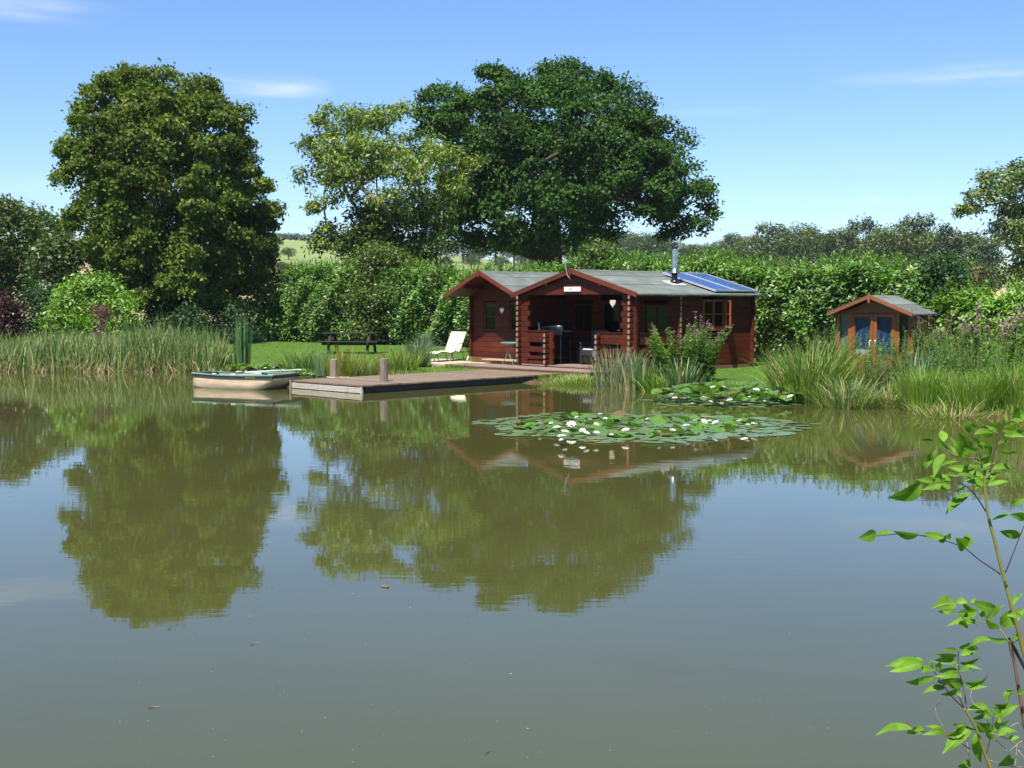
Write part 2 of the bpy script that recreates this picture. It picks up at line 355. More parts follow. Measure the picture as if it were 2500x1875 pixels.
# ================================================================ ground and pond
POND = [(-15.0, 36.2), (-9.3, 36.0), (-7.6, 35.6), (-6.2, 34.6), (-4.6, 33.6), (-2.6, 32.4), (-.6, 31.3), (.9, 30.8), (1.6, 30.4), (2.6, 29.3), (3.5, 28.3), (4.7, 27.3), (6.2, 24.7), (7.0, 23.8),
        (8.2, 22.2), (9.4, 20.0), (9.6, 16.5), (8.4, 12.5), (6.2, 8.8), (4.0, 5.6), (2.2, 4.3), (0, 3.9), (-3, 4.0), (-8, 5.0), (-15, 9.0), (-22, 17), (-25, 27), (-21.5, 34)]
def pond_dist(X, Y):
    """signed distance to the pond's edge, positive on land"""
    P = np.array(POND); Q = np.roll(P, -1, 0); d2 = np.full(X.shape, 1e9); ins = np.zeros(X.shape, bool)
    for (ax, ay), (bx, by) in zip(P, Q):
        ex, ey = bx - ax, by - ay; t_ = np.clip(((X - ax) * ex + (Y - ay) * ey) / (ex * ex + ey * ey), 0, 1)
        d2 = np.minimum(d2, (X - ax - t_ * ex) ** 2 + (Y - ay - t_ * ey) ** 2)
        c = ((ay > Y) != (by > Y)) & (X < (bx - ax) * (Y - ay) / (by - ay + 1e-12) + ax); ins ^= c
    d = np.sqrt(d2); return np.where(ins, -d, d)
def ground_z(X, Y):
    X = np.asarray(X, float); Y = np.asarray(Y, float)
    d = pond_dist(X, Y) + .22 * swave(X, Y, 1.1, 2)
    z = np.where(d < 0, np.maximum(-.9, d * .5), .10 * (1 - np.exp(-np.maximum(d, 0) / .35)) + .0115 * np.minimum(np.maximum(d, 0), 30))
    z = z + np.where((d > 1) & (Y < 70), .012 * swave(X, Y, .8, 1), 0)
    D = np.maximum(Y, 0); far = np.maximum(0, D - 62)
    slope = .066 - .026 / (1 + np.exp(-(X + 25) / 14))
    hill = slope * np.minimum(far, 368) - .10 * np.maximum(0, far - 368)
    hill += np.clip(far / 80, 0, 1) * .5 * swave(X, Y, .012, 3)
    side = np.maximum(0, np.abs(X) - 250) * .0
    return z + np.maximum(hill, -40) + side
def axis_lines(lo, hi, f0, f1, step, grow):
    a = list(np.arange(f0, f1 + 1e-6, step)); s = step; x = f1
    while x < hi: s *= grow; x += s; a.append(min(x, hi))
    s = step; x = f0
    while x > lo: s *= grow; x -= s; a.insert(0, max(x, lo))
    return np.array(a)
gx = axis_lines(-1600, 1600, -17, 13, .16, 1.13); gy = axis_lines(-60, 2600, 2.5, 42, .16, 1.10)
GX, GY = np.meshgrid(gx, gy); GZ = ground_z(GX, GY)
nx, ny = len(gx), len(gy); idx = np.arange(nx * ny).reshape(ny, nx)
gq = np.stack([idx[:-1, :-1], idx[:-1, 1:], idx[1:, 1:], idx[1:, :-1]], -1).reshape(-1, 4)
ground = npobj('ground', np.stack([GX, GY, GZ], -1).reshape(-1, 3), gq, ground_material(), smooth=True)
tag(ground, 'mown green lawn round the pond rising to fields and a far hill', kind='structure')
def gz(x, y): return float(ground_z(np.array([x]), np.array([y]))[0])

mb = MB(); mb.add([(-27, 3, 0), (12.5, 3, 0), (12.5, 37.6, 0), (-27, 37.6, 0)], [(0, 1, 2, 3)])
water = mb.build('pond', water_material()); tag(water, 'calm murky pond mirroring the trees and blue sky', kind='structure')
# ================================================================ trees
bark = plain('bark', (.075, .058, .042), rough=.9, spec=.1, var=.35, scale=6, bump=.02, stretch=(3, 3, .6))
bark_pale = plain('pale_bark', (.22, .19, .15), rough=.9, spec=.1, var=.3, scale=6, bump=.01, stretch=(3, 3, .6))
M_maple = leafmat('maple_leaf', [(.040, .080, .009), (.072, .120, .015), (.105, .148, .022), (.15, .165, .032)], trans=.30, spec=.18, rough=.6, big=.35, bigscale=.35)
M_oak = leafmat('oak_leaf', [(.016, .050, .008), (.030, .078, .011), (.046, .105, .014), (.064, .125, .02)], trans=.24, big=.35, bigscale=.3, spec=.18, rough=.6)
M_ash = leafmat('ash_leaf', [(.06, .115, .012), (.105, .17, .02), (.165, .225, .033), (.25, .28, .065)], trans=.3, big=.25)
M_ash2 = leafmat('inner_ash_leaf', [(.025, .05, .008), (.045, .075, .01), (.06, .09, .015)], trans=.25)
M_mid = leafmat('field_tree_leaf', [(.03, .055, .012), (.05, .08, .016), (.07, .10, .022)], trans=.2, big=.4, bigscale=.5)
M_left = leafmat('hawthorn_leaf', [(.04, .07, .012), (.065, .10, .018), (.09, .125, .025)], trans=.25, big=.4, bigscale=.4)
M_will = leafmat('willow_leaf', [(.06, .105, .024), (.09, .145, .032), (.13, .18, .048), (.18, .21, .085)], trans=.25, big=.35, bigscale=.4)
M_far = leafmat('far_tree_leaf', [(.034, .062, .020), (.052, .086, .026), (.075, .105, .034)], trans=.15, big=.35, bigscale=.3)

def profile_lobes(rows, D, n, r, depth=.85, surf=.45, yoff=0.0, flat=.8):
    """lobe centres filling a solid whose front outline is given by rows (photo row, left, right) standing at distance D"""
    zz = np.array([at(1250, y, D).z for y, a, b in rows]); xl = np.array([at(a, y, D).x for y, a, b in rows]); xr = np.array([at(b, y, D).x for y, a, b in rows])
    o = np.argsort(zz); zz, xl, xr = zz[o], xl[o], xr[o]
    zs = np.linspace(zz[0], zz[-1], 200); wd = np.interp(zs, zz, xr - xl) ** 1.4 + .2; cdf = np.cumsum(wd) / wd.sum()
    z = np.interp(rng.random(n), cdf, zs); a = np.interp(z, zz, xl); b = np.interp(z, zz, xr)
    R_ = r * rng.uniform(.7, 1.35, n)
    hw = np.maximum((b - a) / 2 - R_ * .8, .15); cx = (a + b) / 2
    ph = rng.uniform(0, 2 * np.pi, n); k = rng.random(n) ** surf
    wmax = np.max(xr - xl) / 2 * depth
    C = np.stack([cx + hw * k * np.cos(ph), D + yoff + np.minimum(hw * depth, wmax) * k * np.sin(ph), np.minimum(z, zz[-1] - R_ * flat * .7)], 1)
    return C, np.stack([R_, R_, R_ * flat], 1)
def fringe(rows, D, n, r):
    """small shoots standing proud of the crown's outline"""
    C, Rr = profile_lobes(rows, D, n, r, depth=.9, surf=.02); m = C.mean(0); C = C + unit(C - m) * r * 1.1; return C, Rr
def crown_leaves(C, Rr, m, k, size, asp, sub=.30, up=.45, cull=.72, keep=.25, droop=0.0, jit=.9):
    n = len(C); d = rnd(n * m); d[:, 2] = np.where(d[:, 2] < -.35, -d[:, 2] * .6, d[:, 2]); d = unit(d)
    ci = np.repeat(np.arange(n), m); Rm = Rr[ci]; S = C[ci] + d * Rm * rng.uniform(.75, 1.05, (n * m, 1))
    mn = np.full(len(S), 9.0)
    for j in range(n):
        q = np.sqrt((((S - C[j]) / Rr[j]) ** 2).sum(1)); q[ci == j] = 9; mn = np.minimum(mn, q)
    kp = (mn > cull) | (rng.random(len(S)) < keep); S, d, Rm = S[kp], d[kp], Rm[kp]
    kk = k; si = np.repeat(np.arange(len(S)), kk); N = len(si)
    off = rng.normal(size=(N, 3)) * (sub * Rm[si, :1] ** .6); off[:, 2] *= .75
    P = S[si] + off
    Nn = d[si] * (1 - up) + np.array([0, 0, up]) + rnd(N) * jit
    A = rnd(N) + np.array([0, 0, -droop])
    L = size * rng.uniform(.65, 1.3, N)
    return leaf_quads(P, Nn, L, L * asp, A)
def skeleton(base, trunk_top, C, r0, lean=0.0, sides=6, rmin=.018, wig=.12):
    """limbs grown from the trunk to every lobe centre: each joins the nearest limb that lies closer to the trunk"""
    base, top = Vector(base), Vector(trunk_top); nd = [base + (top - base) * (i / 5) + Vector((rng.normal(0, .04), rng.normal(0, .04), 0)) for i in range(6)]
    par = [-1, 0, 1, 2, 3, 4]; order = np.argsort(np.linalg.norm(C - np.array(top)[None], axis=1))
    for j in order:
        p = Vector(C[j]); best, bd = 5, 1e9
        for q in range(2, len(nd)):
            v = p - nd[q]; dist = v.length
            cost = dist + max(0, -(v.z)) * 1.5 + (0.0 if q > 5 else .3)
            if cost < bd: bd, best = cost, q
        v = p - nd[best]; steps = max(1, int(v.length / .9)); last = best
        for s_ in range(1, steps + 1):
            f = s_ / steps; w = Vector(rng.normal(0, wig, 3)) * (1 if s_ < steps else 0); w.z += .35 * wig * math.sin(f * math.pi) * v.length
            nd.append(nd[best] + v * f + w); par.append(last); last = len(nd) - 1
    cnt = np.ones(len(nd)); 
    for i in range(len(nd) - 1, 0, -1): cnt[par[i]] += cnt[i]
    rad = np.maximum(rmin, r0 * (cnt / cnt[0]) ** .52)
    rad[0] *= 1.25
    mb = MB()
    ch = {}
    for i, p in enumerate(par): ch.setdefault(p, []).append(i)
    done = set()
    def chain(i):
        path = [i]
        while ch.get(path[-1]): path.append(max(ch[path[-1]], key=lambda c: cnt[c]))
        return path
    stack = [0]
    while stack:
        i = stack.pop(); pth = chain(i)
        full = ([par[i]] if par[i] >= 0 else []) + pth
        rr = [rad[q] for q in full]
        if par[i] >= 0: rr[0] = min(rr[0], rr[1] * 1.15)
        if len(full) > 1: mb.tube([nd[q] for q in full], rr, sides)
        for q in pth:
            for c in ch.get(q, []):
                if c not in pth: stack.append(c)
    return mb
def tree(name, label, cat, base, top, C, Rr, leafm, m, k, size, asp, r0, barkm=None, group=None, origin=None, **kw):
    o = Vector(base); t = thing(name, label, cat, o, 0, group)
    C = C - np.array(o)[None]
    skeleton((0, 0, -.1), Vector(top) - o, C, r0).build('trunk', barkm or bark, t, True)
    V, Q = crown_leaves(C, Rr, m, k, size, asp, **kw)
    npobj('crown', V, Q, leafm, t); return t, V

def ell(lst, D):
    """explicit lobes: (photo x, photo y, distance offset, radius m)"""
    C = np.array([list(at(x, y, D + dy)) for x, y, dy, r in lst]); Rr = np.array([[r, r, r * .85] for x, y, dy, r in lst]); return C, Rr
def cat2(*prs): return np.concatenate([p[0] for p in prs]), np.concatenate([p[1] for p in prs])

# --- the round maple on the left
D = 54.6
rows = [(205, 262, 455), (225, 235, 505), (255, 212, 535), (295, 194, 580), (340, 176, 604), (385, 164, 626), (458, 168, 643), (542, 182, 654), (600, 200, 656), (650, 216, 648), (711, 238, 645), (760, 300, 610)]
C, Rr = cat2(profile_lobes(rows, D, 330, .62, depth=.9, surf=.26, flat=1.0), fringe(rows, D, 130, .26), ell([(270, 205, 0, .5), (308, 195, 1, .5), (405, 192, 0, .5), (502, 208, 0, .4), (585, 288, 0, .6), (350, 195, -1, .5), (160, 440, 0, .45), (660, 520, 0, .5)], D))
b0 = at(435, 800, D); b0.z = gz(b0.x, b0.y)
tree('maple_tree', 'broad rounded olive green tree behind the reeds left of the lawn', 'tree', b0, at(430, 640, D), C, Rr, M_maple, 12, 40, .165, .72, .34, jit=1.0, up=.32, sub=.27, cull=.78, keep=.12)

# --- the great oak behind the hedge
D = 69.0
rows = [(212, 1315, 1440), (230, 1275, 1490), (258, 1150, 1525), (290, 1080, 1555), (335, 1065, 1590), (388, 1065, 1630), (442, 1075, 1655), (490, 1090, 1670), (525, 1115, 1660)]
ex = [(1203, 186, 0, .65), (1232, 205, 0, .7), (1240, 235, 0, .9), (1185, 178, 0, .35), (1345, 180, 0, .7), (1380, 178, 0, .75), (1420, 195, 0, .7), (1455, 205, 0, .8), (1528, 228, 0, 1.0), (1562, 262, 0, .9), (1575, 275, 0, .5), (1480, 218, 1, .8),
      (1620, 330, 0, 1.0), (1648, 360, 0, 1.0), (1655, 410, 0, 1.0), (1700, 490, 0, 1.1), (1712, 520, 0, .8), (1690, 555, 0, .8), (1640, 575, 0, .6), (1700, 470, 1, .9), (1620, 540, 0, 1.0), (1655, 510, 0, 1.1),
      (1060, 250, 0, .8), (1050, 285, 0, .8), (1095, 245, 0, .9), (1045, 320, 0, .6), (1120, 560, -1, 1.2), (1150, 590, -1, .9), (1190, 600, 0, .9), (1230, 595, 0, .8), (1110, 520, 0, 1.3), (1090, 590, 0, .9),
      (1270, 570, 2, .8), (1430, 570, 2, .9), (1480, 585, 1, .8), (1470, 540, -1, 1.0), (1420, 610, 1, .7), (1180, 540, -2, 1.0), (1300, 540, -3, 1.1), (1400, 520, -3, 1.2), (1260, 545, -4, 1.1), (1330, 575, -4, 1.0), (1385, 585, -4, .9), (1290, 600, -3, .8), (1360, 545, -5, 1.1), (1440, 590, -3, .9), (1240, 590, -3, .9), (1220, 510, -4, 1.1), (1320, 500, -6, 1.2)]
C, Rr = cat2(profile_lobes(rows, D, 150, 1.25, depth=.85, surf=.33, flat=.78), fringe(rows, D, 100, .36), ell(ex, D))
b0 = at(1345, 700, D); b0.z = gz(b0.x, b0.y)
tree('oak_tree', 'huge dark green spreading oak behind the hedge and cabin', 'tree', b0, at(1340, 520, D), C, Rr, M_oak, 15, 54, .21, .62, .8, jit=.85, up=.4, sub=.27, cull=.78, keep=.10)

# --- the thin yellow-green ash in front of the oak
D = 61.5
rows = [(275, 790, 1000), (300, 780, 1030), (349, 752, 1090), (400, 745, 1130), (437, 738, 1150), (490, 760, 1130), (540, 850, 1115), (590, 815, 1100), (640, 800, 1080)]
C, Rr = cat2(profile_lobes(rows, D, 125, .72, depth=.9, surf=.4), ell([(800, 275, 0, .4), (775, 300, 0, .4), (752, 350, 0, .4), (745, 430, 0, .5), (790, 500, 0, .5), (760, 510, 0, .35), (1150, 400, -1, .5), (1140, 440, -1, .5), (1100, 380, -1, .5), (1120, 470, -1, .5), (990, 270, 0, .5), (935, 275, 0, .5), (870, 285, 0, .5), (800, 570, 0, .5), (830, 610, 0, .6), (780, 600, 0, .5)], D))
b0 = at(960, 700, D); b0.z = gz(b0.x, b0.y); C0 = C.copy()
t, V = tree('ash_tree', 'thin leafed yellow green tree with bare twigs left of the oak', 'tree', b0, at(950, 560, D), C, Rr, M_ash, 9, 23, .25, .38, .26, barkm=bark_pale, jit=.8, up=.3, droop=.9, sub=.26, keep=.5)
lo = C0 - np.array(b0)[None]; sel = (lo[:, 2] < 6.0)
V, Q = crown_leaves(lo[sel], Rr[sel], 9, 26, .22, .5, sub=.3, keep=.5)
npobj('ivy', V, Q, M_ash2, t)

# --- trees at both edges
D = 78.0
rows = [(425, 2455, 2610), (450, 2405, 2640), (520, 2395, 2680), (600, 2425, 2700), (660, 2440, 2700), (700, 2440, 2680)]
C, Rr = cat2(profile_lobes(rows, D, 115, 1.0, depth=.8, surf=.35), ell([(2490, 415, 0, .6), (2410, 440, 0, .6), (2395, 480, 0, .7), (2370, 512, 0, .45), (2350, 520, 0, .35), (2420, 500, 0, .8), (2440, 470, 0, .8)], D))
b0 = at(2535, 720, D); b0.z = gz(b0.x, b0.y)
tree('willow_tree', 'grey green tree cut off by the right edge of the picture', 'tree', b0, at(2535, 620, D), C, Rr, M_will, 13, 30, .26, .5, .35, barkm=bark_pale, jit=.8, sub=.28, keep=.2)
def small_tree(name, label, rows, D, n, r, leafm, bx, by, top, m=12, k=30, size=.22, asp=.6, r0=.16, group=None, cat='tree', **kw):
    C, Rr = profile_lobes(rows, D, n, r, depth=.8, surf=.35)
    b0 = at(bx, by, D); b0.z = gz(b0.x, b0.y)
    return tree(name, label, cat, b0, at(bx, top, D), C, Rr, leafm, m, k, size, asp, r0, group=group, **kw)
small_tree('field_tree', 'mid green bushy tree at the left edge beside the maple', [(505, 0, 50), (530, -60, 85), (580, -90, 110), (640, -100, 135), (700, -100, 120), (735, -100, 100)], 66, 60, 1.0, M_left, 20, 770, 660)
small_tree('field_tree', 'dark green crown rising behind the bushy tree at the left edge', [(520, 55, 110), (545, 45, 150), (600, 40, 160), (660, 40, 170), (720, 40, 170)], 75, 36, 1.0, M_oak, 100, 770, 660)
small_tree('field_tree', 'yellowish green low tree tucked against the left side of the maple', [(590, 120, 180), (625, 85, 190), (680, 80, 200), (730, 90, 200)], 60, 34, .75, M_left, 140, 790, 690, size=.2)

# --- far woods and hedgerow trees, alike meshes shared
def far_mesh(seed, w, h, n, k, leafm):
    global rng
    rng = np.random.default_rng(seed)
    C = []; Rr = []
    for i in range(n):
        f = rng.random() ** .8; a = rng.uniform(0, 2 * np.pi); z = h * (.28 + .62 * f); rad = w / 2 * math.sqrt(max(.1, 1 - ((f - .35) / .72) ** 2)) * rng.random() ** .4 * .8
        C.append((rad * math.cos(a), rad * math.sin(a), z)); q = w * .19 * rng.uniform(.7, 1.3); Rr.append((q, q, q * .8))
    C = np.array(C); Rr = np.array(Rr)
    V, Q = crown_leaves(C, Rr, 12, k, .42, .7, sub=.42, keep=.15, jit=.7)
    sk = skeleton((0, 0, -1.5), (0, 0, h * .45), C, w * .035, sides=5, rmin=.04).mesh('far_trunk', bark)
    return npmesh('far_crown', V, Q, leafm), sk
FM = [far_mesh(101, 7, 8.5, 30, 16, M_far), far_mesh(102, 8.5, 7.5, 34, 16, M_mid), far_mesh(103, 4.8, 9.0, 22, 16, M_far), far_mesh(104, 9, 8, 36, 16, M_left)]
rng = np.random.default_rng(77)
def far_tree(x, ytop, D, k, sc_, label, group, name='hedgerow_tree', hz=1.0):
    p = at(x, ytop + (34 if name == 'hedgerow_tree' and x > 1700 else 10), D); g = gz(p.x, p.y); h = [8.5, 7.5, 9.0, 8.0][k] * .97
    s = max(.25, (p.z - g) / h)
    t = thing(name, label, 'tree', (p.x, p.y, g), rng.uniform(0, 6.3), group)
    cr = inst('crown', FM[k][0], t, scale=(s * sc_, s * sc_, s)); inst('trunk', FM[k][1], t, scale=(s * sc_, s * sc_, s)); return t
ORD = ['first', 'second', 'third', 'fourth', 'fifth', 'sixth', 'seventh', 'eighth', 'ninth', 'tenth', 'eleventh', 'twelfth', 'thirteenth', 'fourteenth', 'fifteenth', 'sixteenth', 'seventeenth', 'eighteenth', 'nineteenth', 'twentieth', 'twenty first', 'twenty second', 'twenty third', 'twenty fourth']
def ordinal(lst, i, tail): return ORD[sorted(range(len(lst)), key=lambda q: lst[q][0]).index(i)] + ' from the left ' + tail
T1 = [(1790, 575, 230, 1, 1.2), (1840, 550, 215, 3, 1.0), (1885, 522, 205, 0, .9), (1930, 545, 190, 1, .9), (1965, 528, 200, 3, .8), (2010, 548, 195, 1, .9), (2052, 535, 185, 0, .9),
                                     (2085, 510, 190, 2, .7), (2128, 505, 180, 2, .75), (2170, 532, 175, 3, .8), (2205, 545, 185, 1, .8), (2240, 505, 180, 0, .8), (2275, 545, 175, 3, .8), (2320, 520, 170, 2, .9),
                                     (2360, 545, 175, 1, 1.0), (2400, 560, 165, 0, 1.0), (2290, 600, 120, 1, 1.0), (2360, 610, 110, 3, 1.0), (2230, 610, 125, 0, 1.0), (2150, 605, 130, 1, 1.1), (2395, 620, 100, 0, 1.1), (2330, 640, 100, 1, 1.1)]
for i, (x, y, D, k, w) in enumerate(T1):
    far_tree(x, y, D, k, w, ordinal(T1, i, 'of the hedgerow trees on the right'), 'hedgerow trees on the right')
T2 = [(1090, 590, 300, 1, 1.2), (1130, 575, 310, 3, 1.1), (1170, 580, 300, 0, 1.1), (1210, 570, 320, 1, 1.2), (1255, 585, 290, 3, 1.1), (1300, 575, 300, 0, 1.2), (1390, 570, 300, 1, 1.1), (1440, 565, 310, 3, 1.1),
                                     (1480, 570, 300, 1, 1.2), (1520, 563, 320, 0, 1.2), (1560, 568, 310, 3, 1.1), (1600, 572, 300, 1, 1.1), (1640, 585, 330, 3, 1.2), (1690, 592, 340, 1, 1.1), (1730, 592, 345, 3, 1.2), (1150, 615, 240, 1, 1.2), (1220, 618, 235, 3, 1.2), (1090, 625, 240, 0, 1.3), (1290, 615, 240, 1, 1.2),
                                     (1500, 610, 240, 3, 1.2), (1560, 608, 245, 1, 1.2), (1450, 612, 240, 0, 1.3), (1620, 612, 250, 3, 1.2), (1680, 618, 250, 1, 1.3)]
for i, (x, y, D, k, w) in enumerate(T2):
    far_tree(x, y, D, k, w, ordinal(T2, i, 'of the hazy wood trees behind the oak'), 'trees of the far wood', 'woodland_tree')
T3 = [(1765, 583, 400, 3, 1.1), (1790, 566, 395, 0, 1.0), (1775, 575, 398, 2, .9), (1735, 596, 400, 1, 1.3), (1860, 592, 400, 3, 1.1), (1700, 598, 400, 1, 1.4)]
for i, (x, y, D, k, w) in enumerate(T3):
    far_tree(x, y, D, k, w, ordinal(T3, i, 'of the small trees round the far house'), 'trees round the far house', 'skyline_tree')
T4 = [(120, 540, 330, 1, 1.2), (142, 535, 335, 3, 1.1), (160, 545, 330, 0, 1.2)]
for i, (x, y, D, k, w) in enumerate(T4):
    far_tree(x, y, D, k, w, ordinal(T4, i, 'of three hazy far trees just left of the maple'), 'hazy trees left of the maple', 'skyline_tree')
T5 = [(680, 612, 300, 1, 1.3), (705, 640, 220, 3, 1.2), (665, 640, 210, 0, 1.2), (690, 665, 130, 1, 1.0)]
for i, (x, y, D, k, w) in enumerate(T5):
    far_tree(x, y, D, k, w, ordinal(T5, i, 'of the trees at the foot of the pale hill'), 'trees at the foot of the hill', 'hedgerow_tree')
# clipped field hedge along the crest of the pale hill
def bush_row(name, label, P, h, w, n, leafm, size, cat='hedge', asp=.6, topv=.25, core=True):
    """free-growing hedge along a polyline on the ground: a thing with a leafy mass and a woody core"""
    P = np.array(P, float); seg = np.linalg.norm(np.diff(P, axis=0), axis=1); L = np.concatenate([[0], np.cumsum(seg)])
    u = rng.random(n) * L[-1]; x = np.interp(u, L, P[:, 0]); y = np.interp(u, L, P[:, 1])
    hh = h * (1 + topv * swave(u * .5, u * .13, 1.0, 4) + topv * .6 * swave(u * 2.1, u * .4, 1.0, 5))
    v = rng.random(n) ** .7; ang = rng.uniform(0, np.pi, n)
    z = hh * v; r = w / 2 * np.sqrt(np.maximum(.05, 1 - (v * .95) ** 3)) * (1 + .25 * swave(u * 1.3, z * 1.5, 1, 1))
    i = np.clip(np.searchsorted(L, u) - 1, 0, len(P) - 2); tx = (P[i + 1] - P[i]) / seg[i][:, None]
    side = np.where(rng.random(n) < .75, 1, -1) * rng.random(n) ** .3
    X = x + tx[:, 1] * r * side; Y = y - tx[:, 0] * r * side
    o = Vector((P[0, 0], P[0, 1], gz(P[0, 0], P[0, 1])))
    Z = ground_z(X, Y) + z
    Pt = np.stack([X, Y, Z], 1) - np.array(o)[None] + rng.normal(size=(n, 3)) * size * .4
    Nn = np.stack([tx[:, 1] * side, -tx[:, 0] * side, .5 + v], 1) + rnd(n) * .8
    t = thing(name, label, cat, o)
    V, Q = leaf_quads(Pt, Nn, size * rng.uniform(.6, 1.3, n), size * asp * rng.uniform(.7, 1.2, n)); npobj('foliage', V, Q, leafm, t)
    return t
M_bram = leafmat('bramble_leaf', [(.05, .06, .012), (.075, .085, .016), (.11, .10, .025), (.12, .085, .03)], trans=.2, big=.3)
bush_row('field_hedge', 'thin dark hedge along the crest of the pale green hill', [at(600, 590, 418).xy, at(1000, 590, 418).xy], 1.6, 4.0, 5200, M_far, .8)
bush_row('field_hedge', 'olive brown overgrown hedge just beyond the bright laurel hedge on the right', [at(1640, 640, 112).xy, at(2000, 640, 96).xy, at(2400, 640, 84).xy], 3.2, 3.5, 15000, M_bram, .34)
# ================================================================ laurel hedge and shrubs
M_laurel = leafmat('laurel_leaf', [(.030, .085, .009), (.052, .140, .013), (.080, .19, .018), (.12, .235, .03), (.19, .24, .05)], rough=.46, spec=.45, trans=.24, big=.32, bigscale=.9)
M_laurel_l = leafmat('young_laurel_leaf', [(.07, .17, .012), (.10, .22, .016), (.15, .27, .022), (.20, .31, .04)], rough=.46, spec=.45, trans=.25, big=.2)
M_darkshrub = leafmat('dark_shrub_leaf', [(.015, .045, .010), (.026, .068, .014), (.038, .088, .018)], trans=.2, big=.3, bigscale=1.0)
M_purple = leafmat('purple_leaf', [(.028, .012, .012), (.048, .018, .016), (.065, .03, .022)], trans=.2, tcol=(1.3, .7, .7), big=.3)
M_haw = leafmat('hedge_thorn_leaf', [(.03, .065, .010), (.05, .095, .014), (.08, .125, .018), (.13, .14, .02)], trans=.25, big=.35, bigscale=.9)
M_core = plain('hedge_core', (.030, .024, .014), rough=.95, spec=.05, var=.4, scale=4, bump=.05)
def hedge(name, label, P, top, w, n, leafm, size, asp=.42, face=1, gaps=None, lump=.34, up_shoots=0.05):
    """P: polyline on the ground; top: list of (length fraction, height)"""
    P = np.array(P, float); seg = np.linalg.norm(np.diff(P, axis=0), axis=1); L = np.concatenate([[0], np.cumsum(seg)])
    o = Vector((P[0, 0], P[0, 1], gz(P[0, 0], P[0, 1]))); tf = np.array([a for a, b in top]); th = np.array([b for a, b in top])
    t = thing(name, label, 'hedge', o)
    def frame(u):
        i = np.clip(np.searchsorted(L, u) - 1, 0, len(P) - 2); tx = (P[i + 1] - P[i]) / seg[i][:, None]
        return np.interp(u, L, P[:, 0]), np.interp(u, L, P[:, 1]), tx, np.interp(u / L[-1], tf, th)
    def surf(n, inset=0.0, front_only=False):
        u = rng.random(n) * L[-1]; x, y, tx, hh = frame(u)
        hh = hh + .13 * swave(u * 1.2, u * .3, 1, 3) + .10 * swave(u * 3.0, u, 1, 6)
        s = rng.random(n); part = np.where(s < .70, 0, np.where(s < .93, 1, 2))      # front, top, back
        v = rng.random(n) ** .85; q = rng.random(n)
        bul = lump * swave(u * .9, v * hh * .9, 1, 1) + lump * .55 * swave(u * 2.3, v * hh * 2.1, 1, 2)
        tuck = -.35 * (1 - v) ** 3 - .45 * v ** 6
        off = np.where(part == 0, w / 2 + bul + tuck, np.where(part == 2, -w / 2 - bul - tuck, (q - .5) * w * .95))
        z = np.where(part == 1, hh + .12 * swave(u * 2.7, q * 3, 1, 4) - .15 * np.abs(q - .5) * 2, v * hh)
        off = off - np.sign(off) * inset; z = np.where(part == 1, z - inset, np.minimum(z, hh - inset))
        nr = np.stack([tx[:, 1], -tx[:, 0]], 1)
        X = x + nr[:, 0] * off; Y = y + nr[:, 1] * off
        Nn = np.where((part == 1)[:, None], np.array([0, 0, 1.]), np.stack([nr[:, 0] * np.sign(off), nr[:, 1] * np.sign(off), .55 * np.ones(n)], 1))
        return u, X, Y, z, Nn, part
    u, X, Y, z, Nn, part = surf(n)
    Pt = np.stack([X, Y, ground_z(X, Y) + z], 1) - np.array(o)[None]
    # leaves sit in rosettes: pull them towards random shoot tips
    dep = np.abs(rng.normal(0, .16, n)); Pt = Pt - unit(Nn) * dep[:, None] + rng.normal(size=(n, 3)) * .05
    A = rnd(n) + unit(Nn) * .7 + np.array([0, 0, .25])
    Ln = size * rng.uniform(.6, 1.3, n)
    parts = [leaf_quads(Pt, unit(Nn) * .8 + np.array([0, 0, .45]) + rnd(n) * .75, Ln, Ln * asp, A, fold=.18)]
    # upright new shoots on top
    k = int(n * up_shoots / 8); u = rng.random(k) * L[-1]; x, y, tx, hh = frame(u); q = (rng.random(k) - .5) * w * .9
    bx = x + tx[:, 1] * q; by = y - tx[:, 0] * q; sh = rng.uniform(.1, .38, k)
    rp = 8; f = np.tile(np.linspace(.1, 1, rp), k); ii = np.repeat(np.arange(k), rp)
    lx = rng.normal(0, .15, k); ly = rng.normal(0, .15, k)
    P2 = np.stack([bx[ii] + lx[ii] * f * sh[ii], by[ii] + ly[ii] * f * sh[ii], ground_z(bx, by)[ii] + hh[ii] + .02 + f * sh[ii]], 1) - np.array(o)[None]
    a2 = rng.uniform(0, 6.28, len(f)); A2 = np.stack([np.cos(a2), np.sin(a2), .9 + rng.random(len(f))], 1)
    L2 = size * rng.uniform(.6, 1.0, len(f)); parts.append(leaf_quads(P2, np.stack([-np.cos(a2), -np.sin(a2), 1.1 + 0 * a2], 1), L2, L2 * asp, A2, fold=.18))
    V, Q, _ = join(parts); npobj('foliage', V, Q, leafm, t)
    # solid dark core added to stop light passing, standing for dead twigs inside
    m = max(6, int(L[-1] / .5)); us = np.linspace(0, L[-1], m); mbx = MB(); secs = 8
    x, y, tx, hh = frame(us); rows_ = []
    for i in range(m):
        nr = np.array([tx[i, 1], -tx[i, 0]]); hz_ = hh[i] - .35; ww = w / 2 - .38
        ring = [(-ww * .7, .0), (-ww, hz_ * .5), (-ww * .8, hz_ * .95), (0, hz_), (ww * .8, hz_ * .95), (ww, hz_ * .5), (ww * .75, 0.0)]
        for a, b in ring:
            jx, jy, jz = rng.normal(0, .06, 3); rows_.append((x[i] + nr[0] * (a + jx) - o.x, y[i] + nr[1] * (a + jx) - o.y, gz(x[i], y[i]) + max(0, b + jz) - o.z))
    k7 = 7; Fq = [(i * k7 + j, (i + 1) * k7 + j, (i + 1) * k7 + j + 1, i * k7 + j + 1) for i in range(m - 1) for j in range(k7 - 1)]
